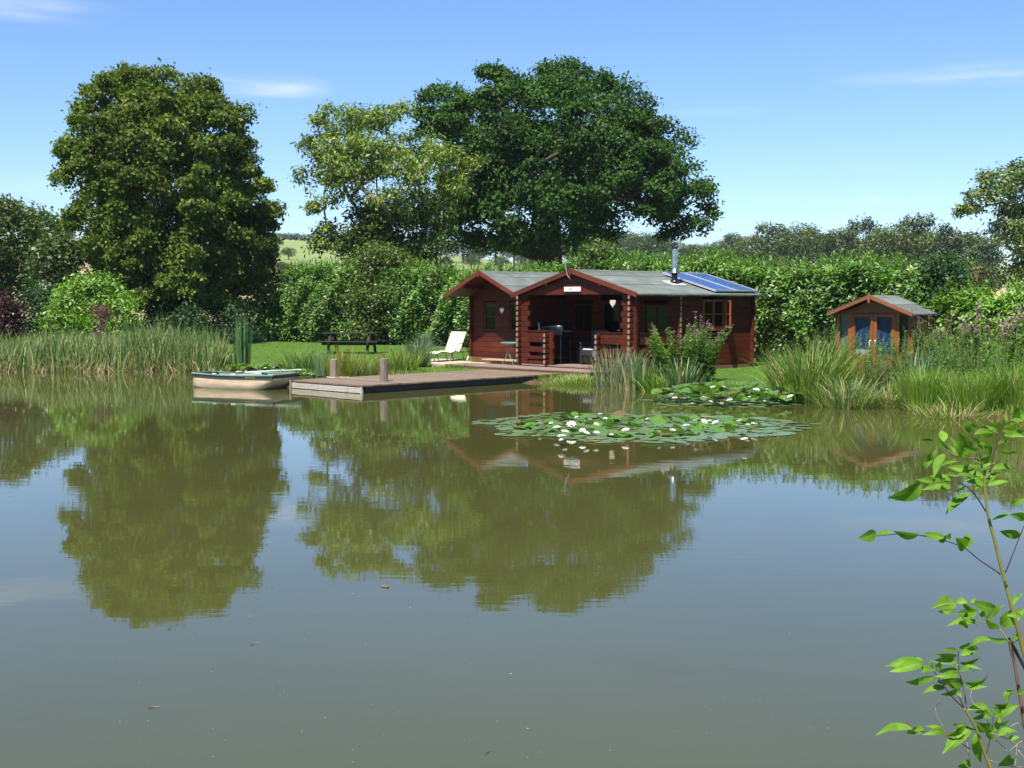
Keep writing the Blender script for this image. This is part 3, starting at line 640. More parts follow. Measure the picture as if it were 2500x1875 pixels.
    mbx.add(rows_, Fq + [tuple(range(k7)), tuple((m - 1) * k7 + j for j in range(k7 - 1, -1, -1))]); mbx.build('twigs', M_core, t)
    return t
def htop(pairs, P):
    """heights so that the hedge's top meets the given photo rows; pairs (photo x, photo row)"""
    P = np.array(P, float); seg = np.linalg.norm(np.diff(P, axis=0), axis=1); L = np.concatenate([[0], np.cumsum(seg)]); u = np.linspace(0, L[-1], 600)
    X = np.interp(u, L, P[:, 0]); Y = np.interp(u, L, P[:, 1]); col = HX + F * X / Y; out = []
    for x, y in pairs:
        i = int(np.argmin(np.abs(col - x))); out.append((u[i] / L[-1], at(x, y, Y[i]).z - .27 - gz(X[i], Y[i])))
    return sorted(out)
def hl(x, off=0.0):
    """point of the hedge's line (it runs straight behind the lawn, cabin and summerhouse) seen at photo column x"""
    k = (x - 1250) / F; X = k * (47.6 + off) / (1 + 1.2 * k); return (X, 47.6 + off - 1.2 * X)
HP = [(-10.3, 55.4), hl(1120), hl(2330, .0)]
hedge('laurel_hedge', 'long bright glossy laurel hedge behind the lawn, cabin and summerhouse', HP,
      htop([(690, 665), (720, 645), (800, 636), (900, 640), (1000, 636), (1060, 640), (1110, 656), (1200, 652), (1300, 648), (1380, 640), (1430, 612), (1500, 612), (1560, 622), (1620, 628), (1700, 628), (1745, 606), (1790, 624), (1900, 636), (2000, 632), (2100, 622), (2200, 632), (2290, 630), (2330, 650)], HP),
      1.9, 132000, M_laurel, .145, asp=.42)
HP2 = [hl(2300, -1.2), (16.4, 26.4)]
hedge('laurel_hedge', 'lower yellow green laurel hedge at the right edge behind the purple flowers', HP2, htop([(2300, 700), (2360, 692), (2420, 698), (2500, 690), (2600, 690)], HP2), 1.7, 22000, M_laurel_l, .16, asp=.45)
def shrub(name, label, x, ybase, D, hw, ytop, leafm, n_l, m, k, size, asp, cat='shrub', r=.35, z0=.12, jit=.8, depth=.9, stem=bark, **kw):
    """rounded shrub standing at distance D; hw half width in photo pixels"""
    b = at(x, ybase, D); b.z = gz(b.x, b.y); h = at(x, ytop, D).z - b.z; wd = hw * D / F
    C = []; Rr = []
    for i in range(n_l):
        a = rng.uniform(0, 6.283); f = rng.random(); z = h * (z0 + (1 - z0) * f) - r * .5; q = wd * math.sqrt(max(.08, 1 - max(0, f - .25) ** 2 / .62)) * rng.random() ** .35 - r * .6
        C.append((q * math.cos(a), q * depth * math.sin(a), max(.1, z))); rr = r * rng.uniform(.7, 1.3); Rr.append((rr, rr, rr * .85))
    t = thing(name, label, cat, b); C = np.array(C); Rr = np.array(Rr)
    skeleton((0, 0, -.05), (0, 0, h * .3), C, .05, sides=5, rmin=.006, wig=.03).build('stem', stem, t)
    V, Q = crown_leaves(C, Rr, m, k, size, asp, jit=jit, **kw); npobj('foliage', V, Q, leafm, t); return t
shrub('laurel_shrub', 'bright laurel bush in the shade gap between maple and hedge', 655, 840, 55.0, 42, 690, M_laurel, 34, 14, 18, .17, .42, r=.5, keep=.3)
shrub('hawthorn_shrub', 'dark hawthorn growing out of the laurel hedge left of the cabin', 935, 838, 52.0, 92, 607, M_haw, 70, 15, 26, .13, .55, r=.55, keep=.25)
shrub('laurel_shrub', 'yellow green laurel bush rising behind the reeds under the maple', 235, 830, 44.0, 110, 685, M_laurel_l, 60, 15, 22, .16, .42, r=.5, keep=.3)
shrub('box_shrub', 'clipped dark green shrub behind the reeds near the left edge', 105, 835, 45.5, 75, 705, M_darkshrub, 46, 14, 26, .10, .6, r=.45, keep=.3)
shrub('purple_shrub', 'dark purple leaved bush at the left edge', 8, 830, 43.0, 46, 728, M_purple, 36, 14, 22, .12, .6, r=.4, keep=.3)
shrub('pink_shrub', 'small dull pink seed headed bush in front of the yellow green laurel', 250, 830, 41.5, 17, 750, leafmat('dull_pink_leaf', [(.14, .08, .06), (.2, .11, .09), (.12, .09, .05)], trans=.2, tcol=(1.2, .9, .8)), 9, 12, 16, .08, .5, r=.2, keep=.4)
shrub('low_shrub', 'dark low bush in the shade under the maple at its right', 560, 840, 53.0, 70, 735, M_darkshrub, 30, 12, 18, .14, .55, r=.5, keep=.3)
shrub('low_shrub', 'dark low bush in the shade under the maple at its left', 390, 840, 52.0, 70, 745, M_darkshrub, 26, 12, 18, .14, .55, r=.5, keep=.3)
shrub('low_shrub', 'dark low bush in the shade before the trunk of the maple', 462, 840, 50.5, 40, 760, M_darkshrub, 16, 12, 18, .14, .55, r=.45, keep=.3)
for nm, lb, x, yt, off, hw, lm, nl in [('privet_shrub', 'fine leaved yellowish shrub topping the hedge right of the cabin gable', 1465, 606, -.2, 60, M_haw, 40), ('elder_shrub', 'dull fine leaved bush growing through the hedge above the summerhouse', 2290, 640, -.7, 75, M_darkshrub, 46), ('hawthorn_shrub', 'small dull bush breaking the hedge top left of the cabin roof', 1085, 646, -.2, 34, M_haw, 18), ('hawthorn_shrub', 'olive bush in the hedge just right of the cabin end', 1925, 690, -.75, 38, M_haw, 22)]:
    q = hl(x, off); shrub(nm, lb, x, 820, q[1], hw, yt, lm, nl, 14, 26, .10, .6, r=.42, keep=.3)
# ================================================================ log cabin
M_log = wood('red_stained_log', (.044, .010, .0045), (.092, .019, .0085), rough=.5, wear=(.17, .055, .025), wear_amt=.6, spec=.15, bump=.008)
M_logend = wood('weathered_log_end', (.16, .10, .06), (.30, .20, .13), rough=.85, axis=(9, 9, 9))
M_brown = wood('brown_skirting_board', (.10, .045, .022), (.19, .095, .05), rough=.75, wear=(.28, .18, .10), wear_amt=.6)
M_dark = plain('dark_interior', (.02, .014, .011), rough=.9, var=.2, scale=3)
M_felt = plain('grey_roofing_felt', (.115, .13, .115), rough=.95, spec=.15, var=.24, scale=2.2, bump=.004)
M_feltend = plain('rolled_felt_edge', (.09, .10, .09), rough=.95, spec=.1, var=.5, scale=14, bump=.012, stretch=(1, 1, 3))
M_barge = wood('orange_red_bargeboard', (.075, .015, .006), (.135, .029, .011), rough=.6, wear=(.19, .075, .045), wear_amt=.5)
M_frame = wood('orange_window_frame', (.17, .042, .012), (.27, .075, .024), rough=.5)
M_pane = glass('window_glass')
M_flue = plain('stainless_flue', (.42, .43, .44), rough=.22, metal=1.0, var=.12, scale=3, stretch=(1, 1, 6))
M_black = plain('black_enamel', (.012, .013, .016), rough=.25, spec=.5, var=.2)
M_alu = plain('aluminium_frame', (.62, .64, .66), rough=.35, metal=.6, var=.06)
M_white = plain('white_paint', (.75, .74, .70), rough=.6, var=.08)
M_deck = wood('weathered_decking', (.14, .095, .07), (.26, .19, .15), rough=.85, wear=(.32, .26, .21), wear_amt=.5)
def cell_mat():
    m, t, b, out = nodes('solar_cells')
    co = mnode(t, 'ShaderNodeTexCoord'); br = mnode(t, 'ShaderNodeTexBrick', {'Vector': co.outputs['Object'], 'Color1': (.012, .035, .13, 1), 'Color2': (.016, .05, .17, 1), 'Mortar': (.12, .17, .3, 1), 'Scale': 1.0, 'Mortar Size': .004, 'Brick Width': .156, 'Row Height': .156})
    br.offset = 0.0; t.links.new(br.outputs[0], b.inputs['Base Color']); b.inputs['Roughness'].default_value = .14; b.inputs['Specular IOR Level'].default_value = .6; return m
M_cell = cell_mat()
CZ, CR = .30, R(-47)                      # height of the lowest log, turn of the cabin
cabin = thing('log_cabin', 'red log cabin with two gables, open porch and grey felt roof by the pond', 'cabin', (3.17, 32.2, 0), CR)
LH = .15
def log_mesh(h=LH, d=.075):
    """rounded log of unit length along x, bottom at z = 0"""
    c = .011; g = .0006; pr = [(-d / 2 + c, g), (d / 2 - c, g), (d / 2, g + c), (d / 2, h - g - c), (d / 2 - c, h - g), (-d / 2 + c, h - g), (-d / 2, h - g - c), (-d / 2, g + c)]
    m_ = MB(); m_.add([(x, a, b) for x in (0, 1) for a, b in pr], [tuple(range(7, -1, -1)), tuple(range(8, 16))] + [(i, (i + 1) % 8, 8 + (i + 1) % 8, 8 + i) for i in range(8)])
    return m_.mesh('log', M_log)
LOG = log_mesh(); LOGS = log_mesh(.105, .075); LOGS.materials.clear(); LOGS.materials.append(M_log)
# end grain: a small cap piece set on the ends of protruding logs
cap = MB(); cap.box((0, 0, 0), (.012, .066, .118)); CAP = cap.mesh('log_end', M_logend)
capS = MB(); capS.box((0, 0, 0), (.012, .068, .092)); CAPS = capS.mesh('log_end', M_logend)
def log_x(x0, x1, y, z, me=LOG, name='log', parent=cabin, jit=0.0, end0=False, end1=False):
    a = x0 - random.uniform(0, jit); b = x1 + random.uniform(0, jit)
    o = inst(name, me, parent, (a, y, z), (0, 0, 0), (b - a, 1, 1))
    h = LH if me is LOG else .105
    return o
def log_y(y0, y1, x, z, me=LOG, name='log', parent=cabin, jit=0.0, cap_front=False):
    a = y0 - random.uniform(0, jit); b = y1 + random.uniform(0, jit)
    o = inst(name, me, parent, (x, a, z), (0, 0, R(90)), (b - a, 1, 1))
    if cap_front: inst('log_end', CAP if me is LOG else CAPS, parent, (x, a - .005, z + (LH if me is LOG else .105) / 2), (0, 0, R(90)))
    return o
NC = 13; WX, WY, PY = 4.25, 5.1, 1.76
for i in range(NC):
    z = CZ + i * LH
    # front corner posts: short front logs crossing the ends of side logs
    for (x0, x1) in ((-WX - .13, -WX + .33), (-.36, .13)):
        j0 = random.uniform(-.03, .03) + (.03 if i % 2 else -.03)
        log_x(x0 - (0 if x0 < -1 else j0), x1 + (j0 if x0 < -1 else 0), 0, z)
    log_y(-.17, .22, -WX, z + .022, LOGS, cap_front=True)
    log_y(-.17, .22, 0, z + .022, LOGS, cap_front=True)
    # long right wall behind the porch, broken by the window
    wy0, wy1, wz0, wz1 = 2.86, 3.85, 1.30, 2.12
    if z + LH <= wz0 + .02 or z >= wz1 - .02: log_y(PY - .02, WY + .13, 0, z, jit=.03)
    else:
        log_y(PY - .02, wy0, 0, z); log_y(wy1, WY + .13, 0, z, jit=.03)
    # left wall and back wall
    log_y(.22, WY + .13, -WX, z); log_x(-WX - .13, .14, WY, z, jit=.03)
    # inner wall of the porch with door and window openings, ends showing on the right wall
    log_x(-WX + .04, -2.75, PY, z) if not (1.1 < z < 2.0) else (log_x(-WX + .04, -3.85, PY, z), log_x(-3.05, -2.75, PY, z))
    log_x(-1.35, .16, PY, z) if not (1.1 < z < 2.0) else (log_x(-1.35, -1.15, PY, z), log_x(-.25, .16, PY, z))
    if i % 2 == 0: inst('log_end', CAP, cabin, (.166, PY, z + LH / 2))
    else: inst('log_end', CAPS, cabin, (.166, PY, z + LH / 2))
    if i % 2 == 0: inst('log_end', CAPS, cabin, (.185, WY, z + LH / 2))
# low porch panels: logs with two see-through slots
def panel(x0, x1, along, fixed):
    rows_ = [(CZ, LH), (CZ + .08, LH), (CZ + .335, LH), (CZ + .615, LH), (CZ + .765, LH)]
    for z, h in rows_:
        (log_x if along == 'x' else log_y)(x0, x1, fixed, z, name='rail_log')
    m_ = MB()
    if along == 'x': m_.box(((x0 + x1) / 2, fixed, CZ + .93), (x1 - x0 + .1, .12, .03))
    else: m_.box((fixed, (x0 + x1) / 2, CZ + .93), (.12, x1 - x0 + .1, .03))
    m_.build('handrail', M_log, cabin)
panel(-3.92, -3.2, 'x', .004); panel(-1.12, -.36, 'x', .004); panel(.24, PY - .06, 'y', .004)
for x in (-3.14, -1.18):                   # free ends of the panels: stub logs with weathered ends
    for i in range(6):
        z = CZ + i * LH
        log_y(-.17, .17, x, z + .02, LOGS, name='log_stub', cap_front=True)
        if x < -2: log_x(x + .04, x + .17 + (.03 if i % 2 else 0), .01, z, name='log_stub')
        else: log_x(x - .12, x - .04, .01, z, name='log_stub')
# linings behind the log walls and the floor, near-black to stand for shade indoors
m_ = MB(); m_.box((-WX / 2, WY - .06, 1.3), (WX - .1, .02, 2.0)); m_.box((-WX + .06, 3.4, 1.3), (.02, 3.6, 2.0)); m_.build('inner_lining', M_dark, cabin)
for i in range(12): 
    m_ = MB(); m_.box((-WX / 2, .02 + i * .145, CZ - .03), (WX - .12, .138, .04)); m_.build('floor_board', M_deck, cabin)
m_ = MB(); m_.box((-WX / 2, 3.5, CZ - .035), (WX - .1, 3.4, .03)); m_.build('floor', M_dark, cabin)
for (a, b, c, d) in ((.012, 1.72, WY + .12, 'y'), (-WX + .02, .3, WY, 'y'), (-.02, -WX, .0, 'x')):
    m_ = MB()
    if d == 'y': m_.box((a, (b + c) / 2, .17), (.03, c - b, .24))
    else: m_.box((-WX / 2, .03, .17), (WX, .03, .2))
    m_.build('skirting_board', M_brown, cabin)
# front gable: header beam and triangle of logs
RZ, EZ, OH, OF = 2.93, 2.27, .26, .13
for i in range(4):
    z = CZ + NC * LH + i * .15; f = (RZ - .08 - z) / (RZ - EZ) * (WX / 2 + OH) - .12
    f1 = (RZ - .08 - (z + .15)) / (RZ - EZ) * (WX / 2 + OH) - .12
    f = min(f, WX / 2 + .1)
    if f <= .05: break
    f1 = max(f1, .01); m_ = MB(); cx = -WX / 2
    m_.extr([(cx - f, -.037, z + .003), (cx + f, -.037, z + .003), (cx + min(f1, f), -.037, z + .147), (cx - min(f1, f), -.037, z + .147)], (0, .075, 0)); m_.build('gable_log', M_log, cabin)
    m_ = MB(); m_.extr([(cx - f, WY - .037, z + .003), (cx + f, WY - .037, z + .003), (cx + min(f1, f), WY - .037, z + .147), (cx - min(f1, f), WY - .037, z + .147)], (0, .075, 0)); m_.build('gable_log', M_log, cabin)
    if i < 3: 
        f2 = min(f, WX / 2 - .1); m_ = MB(); m_.extr([(cx - f2, PY - .03, z + .003), (cx + f2, PY - .03, z + .003), (cx + min(f1, f2), PY - .03, z + .147), (cx - min(f1, f2), PY - .03, z + .147)], (0, .06, 0)); m_.build('gable_log', M_log, cabin)
def roof(root, x0, x1, y0, y1, ez, rz, strips=3, th=.05, edge_l=True, felt=M_felt):
    """two felted slopes whose ridge runs along y; each course of felt laps the one below"""
    cx = (x0 + x1) / 2; h = (x1 - x0) / 2; sl = MB()
    for s in (-1, 1):
        sv = Vector((s * h, 0, ez - rz)); nv = Vector((s * (rz - ez), 0, h)).normalized()
        base = Vector((cx, y0, rz)); a, b = base, base + sv
        bd = MB(); bd.extr([a - nv * th, b - nv * th, b - nv * .008, a - nv * .008], (0, y1 - y0, 0)); bd.build('roof_board', M_log, root)
        cuts = [1.0, .62, .24, 0.0] if strips == 3 else [1.0, .5, 0.0]
        for i in range(len(cuts) - 1):
            f0, f1 = cuts[i], cuts[i + 1]; p0 = base + sv * (f0 + (.012 if i == 0 else .02)); p1 = base + sv * f1
            o = MB(); up0 = nv * (.006 + .006 * (i > 0)); 
            o.extr([p0 + nv * -.004 + Vector((0, -.02, 0)), p1 + nv * -.004 + Vector((0, -.02, 0)), p1 + nv * .006 + Vector((0, -.02, 0)), p0 + up0 + nv * .004 + Vector((0, -.02, 0))], (0, y1 - y0 + .04, 0)); o.build('felt_strip', felt, root)
        e = MB(); n = 26                       # rolled, wavy felt edge at the eave
        pts = []; 
        for k in range(n + 1):
            y = y0 + (y1 - y0) * k / n; pts.append((b.x + s * .006, y, b.z - .028 + random.uniform(-.007, .007)))
        e.tube(pts, [.036 + random.uniform(-.004, .005) for _ in pts], 8); e.build('felt_edge', M_feltend, root, True)
    cpp = MB(); cpp.extr([(cx - .16, y0 - .02, rz - .16 * (rz - ez) / h + .016), (cx, y0 - .02, rz + .016), (cx + .16, y0 - .02, rz - .16 * (rz - ez) / h + .016), (cx + .16, y0 - .02, rz - .16 * (rz - ez) / h + .006), (cx, y0 - .02, rz + .004), (cx - .16, y0 - .02, rz - .16 * (rz - ez) / h + .006)], (0, y1 - y0 + .04, 0)); cpp.build('ridge_felt', felt, root)
def barge(root, x0, x1, y, ez, rz, hgt=.13, th=.03, mat=M_barge, finial=True):
    cx = (x0 + x1) / 2
    for s, xe in ((-1, x0), (1, x1)):
        o = MB(); o.extr([(cx, y, rz + .03), (xe, y, ez + .03), (xe, y, ez + .03 - hgt), (cx, y, rz + .03 - hgt)], (0, -th, 0)); o.build('bargeboard', mat, root)
    if finial:
        o = MB(); o.extr([(cx, y - th - .002, rz + .09), (cx + .045, y - th - .002, rz + .0), (cx + .03, y - th - .002, rz - .16), (cx, y - th - .002, rz - .2), (cx - .03, y - th - .002, rz - .16), (cx - .045, y - th - .002, rz)], (0, -.02, 0)); o.build('finial', mat, root)
roof(cabin, -WX - OH, OH, -OF, WY + .2, EZ, RZ); barge(cabin, -WX - OH, OH, -OF - .022, EZ, RZ)
for x in (-WX / 2 - 1.02, -WX / 2 + 1.02):
    zz = RZ - 1.02 / (WX / 2 + OH) * (RZ - EZ) - .10
    m_ = MB(); m_.box((x, 2.5, zz), (.07, 5.16, .10)); m_.build('purlin', M_log, cabin)
    m_ = MB(); m_.box((x, -.29 + .2, zz), (.064, .012, .092)); m_.build('purlin_end', M_logend, cabin)
m_ = MB(); m_.box((-WX / 2, 2.5, RZ - .11), (.07, 5.16, .10)); m_.build('purlin', M_log, cabin)
# openings of the porch wall: glazed double door, window
def window(root, x0, x1, z0, z1, y, fm=M_frame, name='window', axis='x', mull=1, trans=0, fw=.06, pane=M_pane, dep=.05):
    o = MB(); L = x1 - x0; H = z1 - z0
    def bx(cx, cz, sx, sz, d=dep, off=0.0):
        if axis == 'x': o.box((cx, y + off, cz), (sx, d, sz))
        else: o.box((y + off, cx, cz), (d, sx, sz))
    bx(x0 + fw / 2, (z0 + z1) / 2, fw, H); bx(x1 - fw / 2, (z0 + z1) / 2, fw, H); bx((x0 + x1) / 2, z0 + fw / 2, L - 2 * fw, fw); bx((x0 + x1) / 2, z1 - fw / 2, L - 2 * fw, fw)
    for k in range(1, mull + 1): bx(x0 + L * k / (mull + 1), (z0 + z1) / 2, fw * .7, H - 2 * fw, dep * .8)
    for k in range(1, trans + 1):
        for q in range(mull + 1):
            a = x0 + L * q / (mull + 1) + (fw if q == 0 else fw * .35); b = x0 + L * (q + 1) / (mull + 1) - (fw if q == mull else fw * .35)
            bx((a + b) / 2, z0 + H * k / (trans + 1), b - a, fw * .5, dep * .6)
    w = o.build(name, fm, root)
    for q in range(mull + 1):
        a = x0 + L * q / (mull + 1) + fw * .4; b = x0 + L * (q + 1) / (mull + 1) - fw * .4; g = MB()
        if axis == 'x': g.box(((a + b) / 2, y + .004, (z0 + z1) / 2), (b - a, .005, H - fw))
        else: g.box((y - .004, (a + b) / 2, (z0 + z1) / 2), (.005, b - a, H - fw))
        g.build('pane', pane, w)
    return w
window(cabin, -2.75, -1.35, CZ + .02, 2.1, PY, M_log, 'porch_door', mull=1, trans=0, fw=.11)
m_ = MB(); m_.bar((-2.1, PY - .06, 1.25), (-1.98, PY - .06, 1.25), .02); m_.bar((-2.1, PY - .06, 1.25), (-2.1, PY - .02, 1.25), .02); m_.build('door_handle', M_alu, cabin)
window(cabin, -3.85, -3.05, 1.1, 2.0, PY, M_log, mull=1); window(cabin, -1.15, -.25, 1.1, 2.0, PY, M_log, mull=1)
# window of the long wall: fixed frame, and the casement standing open
window(cabin, 2.86, 3.85, 1.30, 2.12, .02, M_frame, axis='y', mull=1, trans=1, dep=.08)
w_ = MB(); ca = math.atan2(-.6, .8)
p0 = Vector((.065, 3.87, 0)); dv = Vector((math.cos(ca), math.sin(ca), 0))
for (s0, s1, z0, z1) in ((0, .05, 1.33, 2.10), (.40, .45, 1.33, 2.10), (.05, .40, 1.33, 1.38), (.05, .40, 2.05, 2.10), (.05, .40, 1.70, 1.73)):
    w_.bar(p0 + dv * s0 + Vector((0, 0, (z0 + z1) / 2)), p0 + dv * s1 + Vector((0, 0, (z0 + z1) / 2)), .04, z1 - z0)
cs = w_.build('open_casement', M_frame, cabin)
g_ = MB(); g_.bar(p0 + dv * .04 + Vector((0, 0, 1.715)), p0 + dv * .41 + Vector((0, 0, 1.715)), .006, .7); g_.build('pane', M_pane, cs)
m_ = MB(); m_.box((.075, 3.35, 1.27), (.10, 1.12, .03)); m_.build('window_sill', M_frame, cabin)
# chimney flue on the right slope
fy = 2.62
fx = -.78; fz = RZ - (fx + WX / 2) / (WX / 2 + OH) * (RZ - EZ)
m_ = MB(); sv = Vector((1, 0, -(RZ - EZ) / (WX / 2 + OH))).normalized()
m_.bar(Vector((fx, fy - .27, fz)) + sv * -.0 + Vector((0, 0, .022)), Vector((fx, fy + .27, fz)) + Vector((0, 0, .022)), .5, .012, up=Vector((.27, 0, 1)))
m_.build('flashing', plain('dull_lead_flashing', (.45, .45, .42), rough=.7, var=.2), cabin)
m_ = MB(); m_.lathe((fx, fy, fz), [(.13, -.02), (.125, .05), (.10, .12)], 16); m_.lathe((fx, fy, fz), [(.088, .1), (.088, .30)], 16); m_.build('flue_boot', M_black, cabin, True)
fl = MB(); fl.lathe((fx, fy, fz), [(.085, .29), (.155, .30), (.16, .315), (.10, .41), (.084, .43), (.084, .72), (.087, .73), (.087, .75), (.084, .76), (.084, .93), (.088, .94), (.088, .96), (.084, .97)], 18); fo = fl.build('flue_pipe', M_flue, cabin)
cw = MB(); cw.lathe((fx, fy, fz), [(.07, .96), (.07, 1.0)], 14); cw.lathe((fx, fy, fz), [(.088, 1.0), (.092, 1.01), (.092, 1.03), (.088, 1.04)], 14)
for k in range(6): 
    a = k * math.pi / 3; cw.bar((fx + .082 * math.cos(a), fy + .082 * math.sin(a), fz + 1.03), (fx + .082 * math.cos(a), fy + .082 * math.sin(a), fz + 1.10), .014)
cw.lathe((fx, fy, fz), [(.105, 1.095), (.10, 1.11), (.03, 1.16), (.008, 1.165)], 16); cw.build('cowl', M_black, cabin)
# solar panels lying on the right slope
up = Vector(((RZ - EZ), 0, WX / 2 + OH)).normalized(); base = Vector((-WX / 2, 0, RZ)); svn = Vector((WX / 2 + OH, 0, -(RZ - EZ))); svl = svn.length; svn.normalize()
ang = math.atan2(RZ - EZ, WX / 2 + OH)
for k, y in enumerate((3.19, 4.19)):
    o = base + svn * (svl - 1.06) + Vector((0, y + .5, 0)) + up * .075
    pn = MB()
    for (cx, cy, sx, sy) in ((-.98, 0, .035, .99), (.98, 0, .035, .99), (0, -.478, 1.93, .035), (0, .478, 1.93, .035)): pn.box((cx, cy, 0), (sx, sy, .045))
    po = pn.build('solar_panel', M_alu, cabin); po.location = o; po.rotation_euler = (0, ang, 0)
    c_ = MB(); c_.box((0, 0, 0), (1.926, .92, .02)); co_ = c_.build('solar_cells', M_cell, po)
# aerial on the gable
a_ = MB(); cx = -WX / 2; yy = -OF - .09
a_.tube([(cx + .02, -OF - .05, RZ - .28), (cx + .03, yy - .04, RZ - .22), (cx - .02, yy - .06, RZ - .15), (cx - .06, yy - .06, RZ - .02), (cx - .10, yy - .06, RZ + .22)], .010, 8)
a_.bar((cx - .16, yy - .1, RZ + .235), (cx - .02, yy - .02, RZ + .235), .09, .012)
for k in range(4): a_.bar((cx - .17 + k * .045, yy - .16 + k * .025, RZ + .25), (cx - .13 + k * .045, yy + .0 + k * .025, RZ + .25), .008)
a_.build('aerial', plain('dull_aluminium', (.32, .33, .33), rough=.5, metal=.3), cabin)
# ---- the second, smaller gabled block on the left, set back
X0, X1, Y0, Y1 = -7.55, -4.93, 1.04, 4.8; LCX = (X0 + X1) / 2; LEZ, LRZ, LOH, LOF = 2.27, 2.97, .28, .88
LZ0 = .36; NL = 12; lh = (2.25 - LZ0) / NL
LOGL = log_mesh(lh, .07)
holes = [(-7.02, -6.42), (-5.85, -5.30)]; hz0, hz1 = 1.16, 2.05
for i in range(NL):
    z = LZ0 + i * lh
    xs = [X0 - .12, X1 + .02]
    if hz0 - .02 < z + lh / 2 < hz1 + .02:
        segs = [(X0 - .12, holes[0][0]), (holes[0][1], holes[1][0]), (holes[1][1], X1 + .02)]; bseg = [(X0 - .1, X0 + .42), (X0 + 1.05, X1 - .95), (X1 - .3, X1)]
    else: segs = [(X0 - .12, X1 + .02)]; bseg = [(X0 - .1, X1)]
    for a, b in segs: log_x(a, b, Y0, z, LOGL)
    log_y(Y0 - .12, Y1 + .1, X0, z, LOGL, jit=.02); log_y(Y0 + .06, Y1, X1 - .04, z, LOGL)
    log_x(X0, X1, Y1, z, LOGL) if not (1.0 < z < 2.05) else (log_x(X0, X0 + .35, Y1, z, LOGL), log_x(X1 - .35, X1, Y1, z, LOGL))
for a, b in holes: window(cabin, a, b, hz0, hz1, Y0 + .01, M_log, mull=0, trans=1, fw=.07)
window(cabin, X0 + .35, X1 - .35, 1.03, 2.05, Y1 + .01, M_log, mull=2, trans=0, fw=.06)
for i in range(4):
    z = 2.25 + i * .15; k = (LRZ - LEZ) / ((X1 - X0) / 2 + LOH); f = (LRZ - .09 - z) / k; f1 = max(.01, (LRZ - .09 - z - .15) / k); f = min(f, (X1 - X0) / 2 + .05)
    if f < .05: break
    m_ = MB(); m_.extr([(LCX - f, Y0 - .035, z + .003), (LCX + f, Y0 - .035, z + .003), (LCX + min(f1, f), Y0 - .035, z + .147), (LCX - min(f1, f), Y0 - .035, z + .147)], (0, .07, 0)); m_.build('gable_log', M_log, cabin)
roof(cabin, X0 - LOH, X1 + LOH, Y0 - LOF, Y1 + .2, LEZ, LRZ); barge(cabin, X0 - LOH, X1 + LOH, Y0 - LOF - .022, LEZ, LRZ)
for x in (LCX - .8, LCX, LCX + .8):
    zz = LRZ - abs(x - LCX) * (LRZ - LEZ) / ((X1 - X0) / 2 + LOH) - .10
    m_ = MB(); m_.box((x, (Y0 - LOF + Y1) / 2 + .05, zz), (.07, Y1 - Y0 + LOF - .1, .1)); m_.build('purlin', M_log, cabin)
m_ = MB(); m_.box((LCX, Y0 + .0, .26), (X1 - X0, .05, .19)); m_.build('skirting_board', M_brown, cabin)
m_ = MB(); m_.box((X0 + .02, (Y0 + Y1) / 2, .26), (.05, Y1 - Y0 - .06, .19)); m_.build('skirting_board', M_brown, cabin)
m_ = MB(); m_.box((-5.75, Y0 - .28, .31), (1.75, .36, .035)); m_.box((-5.75, Y0 - .12, .25), (1.6, .04, .1)); m_.build('door_step', wood('pale_step_board', (.3, .2, .12), (.45, .32, .2)), cabin)
def clocal(x, y, z=0):
    v = Matrix.Rotation(CR, 3, 'Z') @ Vector((x, y, z)); return Vector((3.17 + v.x, 32.2 + v.y, z))
# ---- things hung on the cabin
def heart(label, x, y, z, s, mat):
    pts = [(s * .5 * math.sin(a) ** 3 * 1.0, s * (.40625 * math.cos(a) - .15625 * math.cos(2 * a) - .0625 * math.cos(3 * a) - .03 * math.cos(4 * a)) * 1.15) for a in np.linspace(0, 2 * math.pi, 28)[:-1]]
    p = clocal(x, y, z); t = MB(); t.extr([(a, 0, b) for a, b in pts], (0, .02, 0)); o = t.build('hanging_heart', mat); o.location = p; o.rotation_euler = (0, 0, CR)
    return tag(o, label, 'ornament')
heart('white heart hanging on the shaded left gable wall', -6.14, Y0 - .08, 1.80, .17, M_white)
heart('cream heart hanging under the porch roof by the right post', -.62, -.12, 2.02, .2, plain('cream_paint', (.5, .46, .34), rough=.6))
sg = thing('name_board', 'small white board fixed high on the porch gable', 'sign', clocal(-WX / 2 - .02, -.075, 2.40), CR)
m_ = MB(); m_.box((0, 0, 0), (.62, .024, .125)); m_.build('board', M_white, sg, bevel=.004)
m_ = MB()
for k in range(9): m_.box((-.24 + k * .06, -.0135, random.uniform(-.006, .006)), (.012 + .02 * (k % 3 == 0), .002, .05)); m_.box((-.222 + k * .06, -.0135, .02 * ((k % 3) - 1)), (.026, .002, .010))
m_.build('lettering', plain('faded_lettering', (.58, .57, .53), rough=.7), sg)

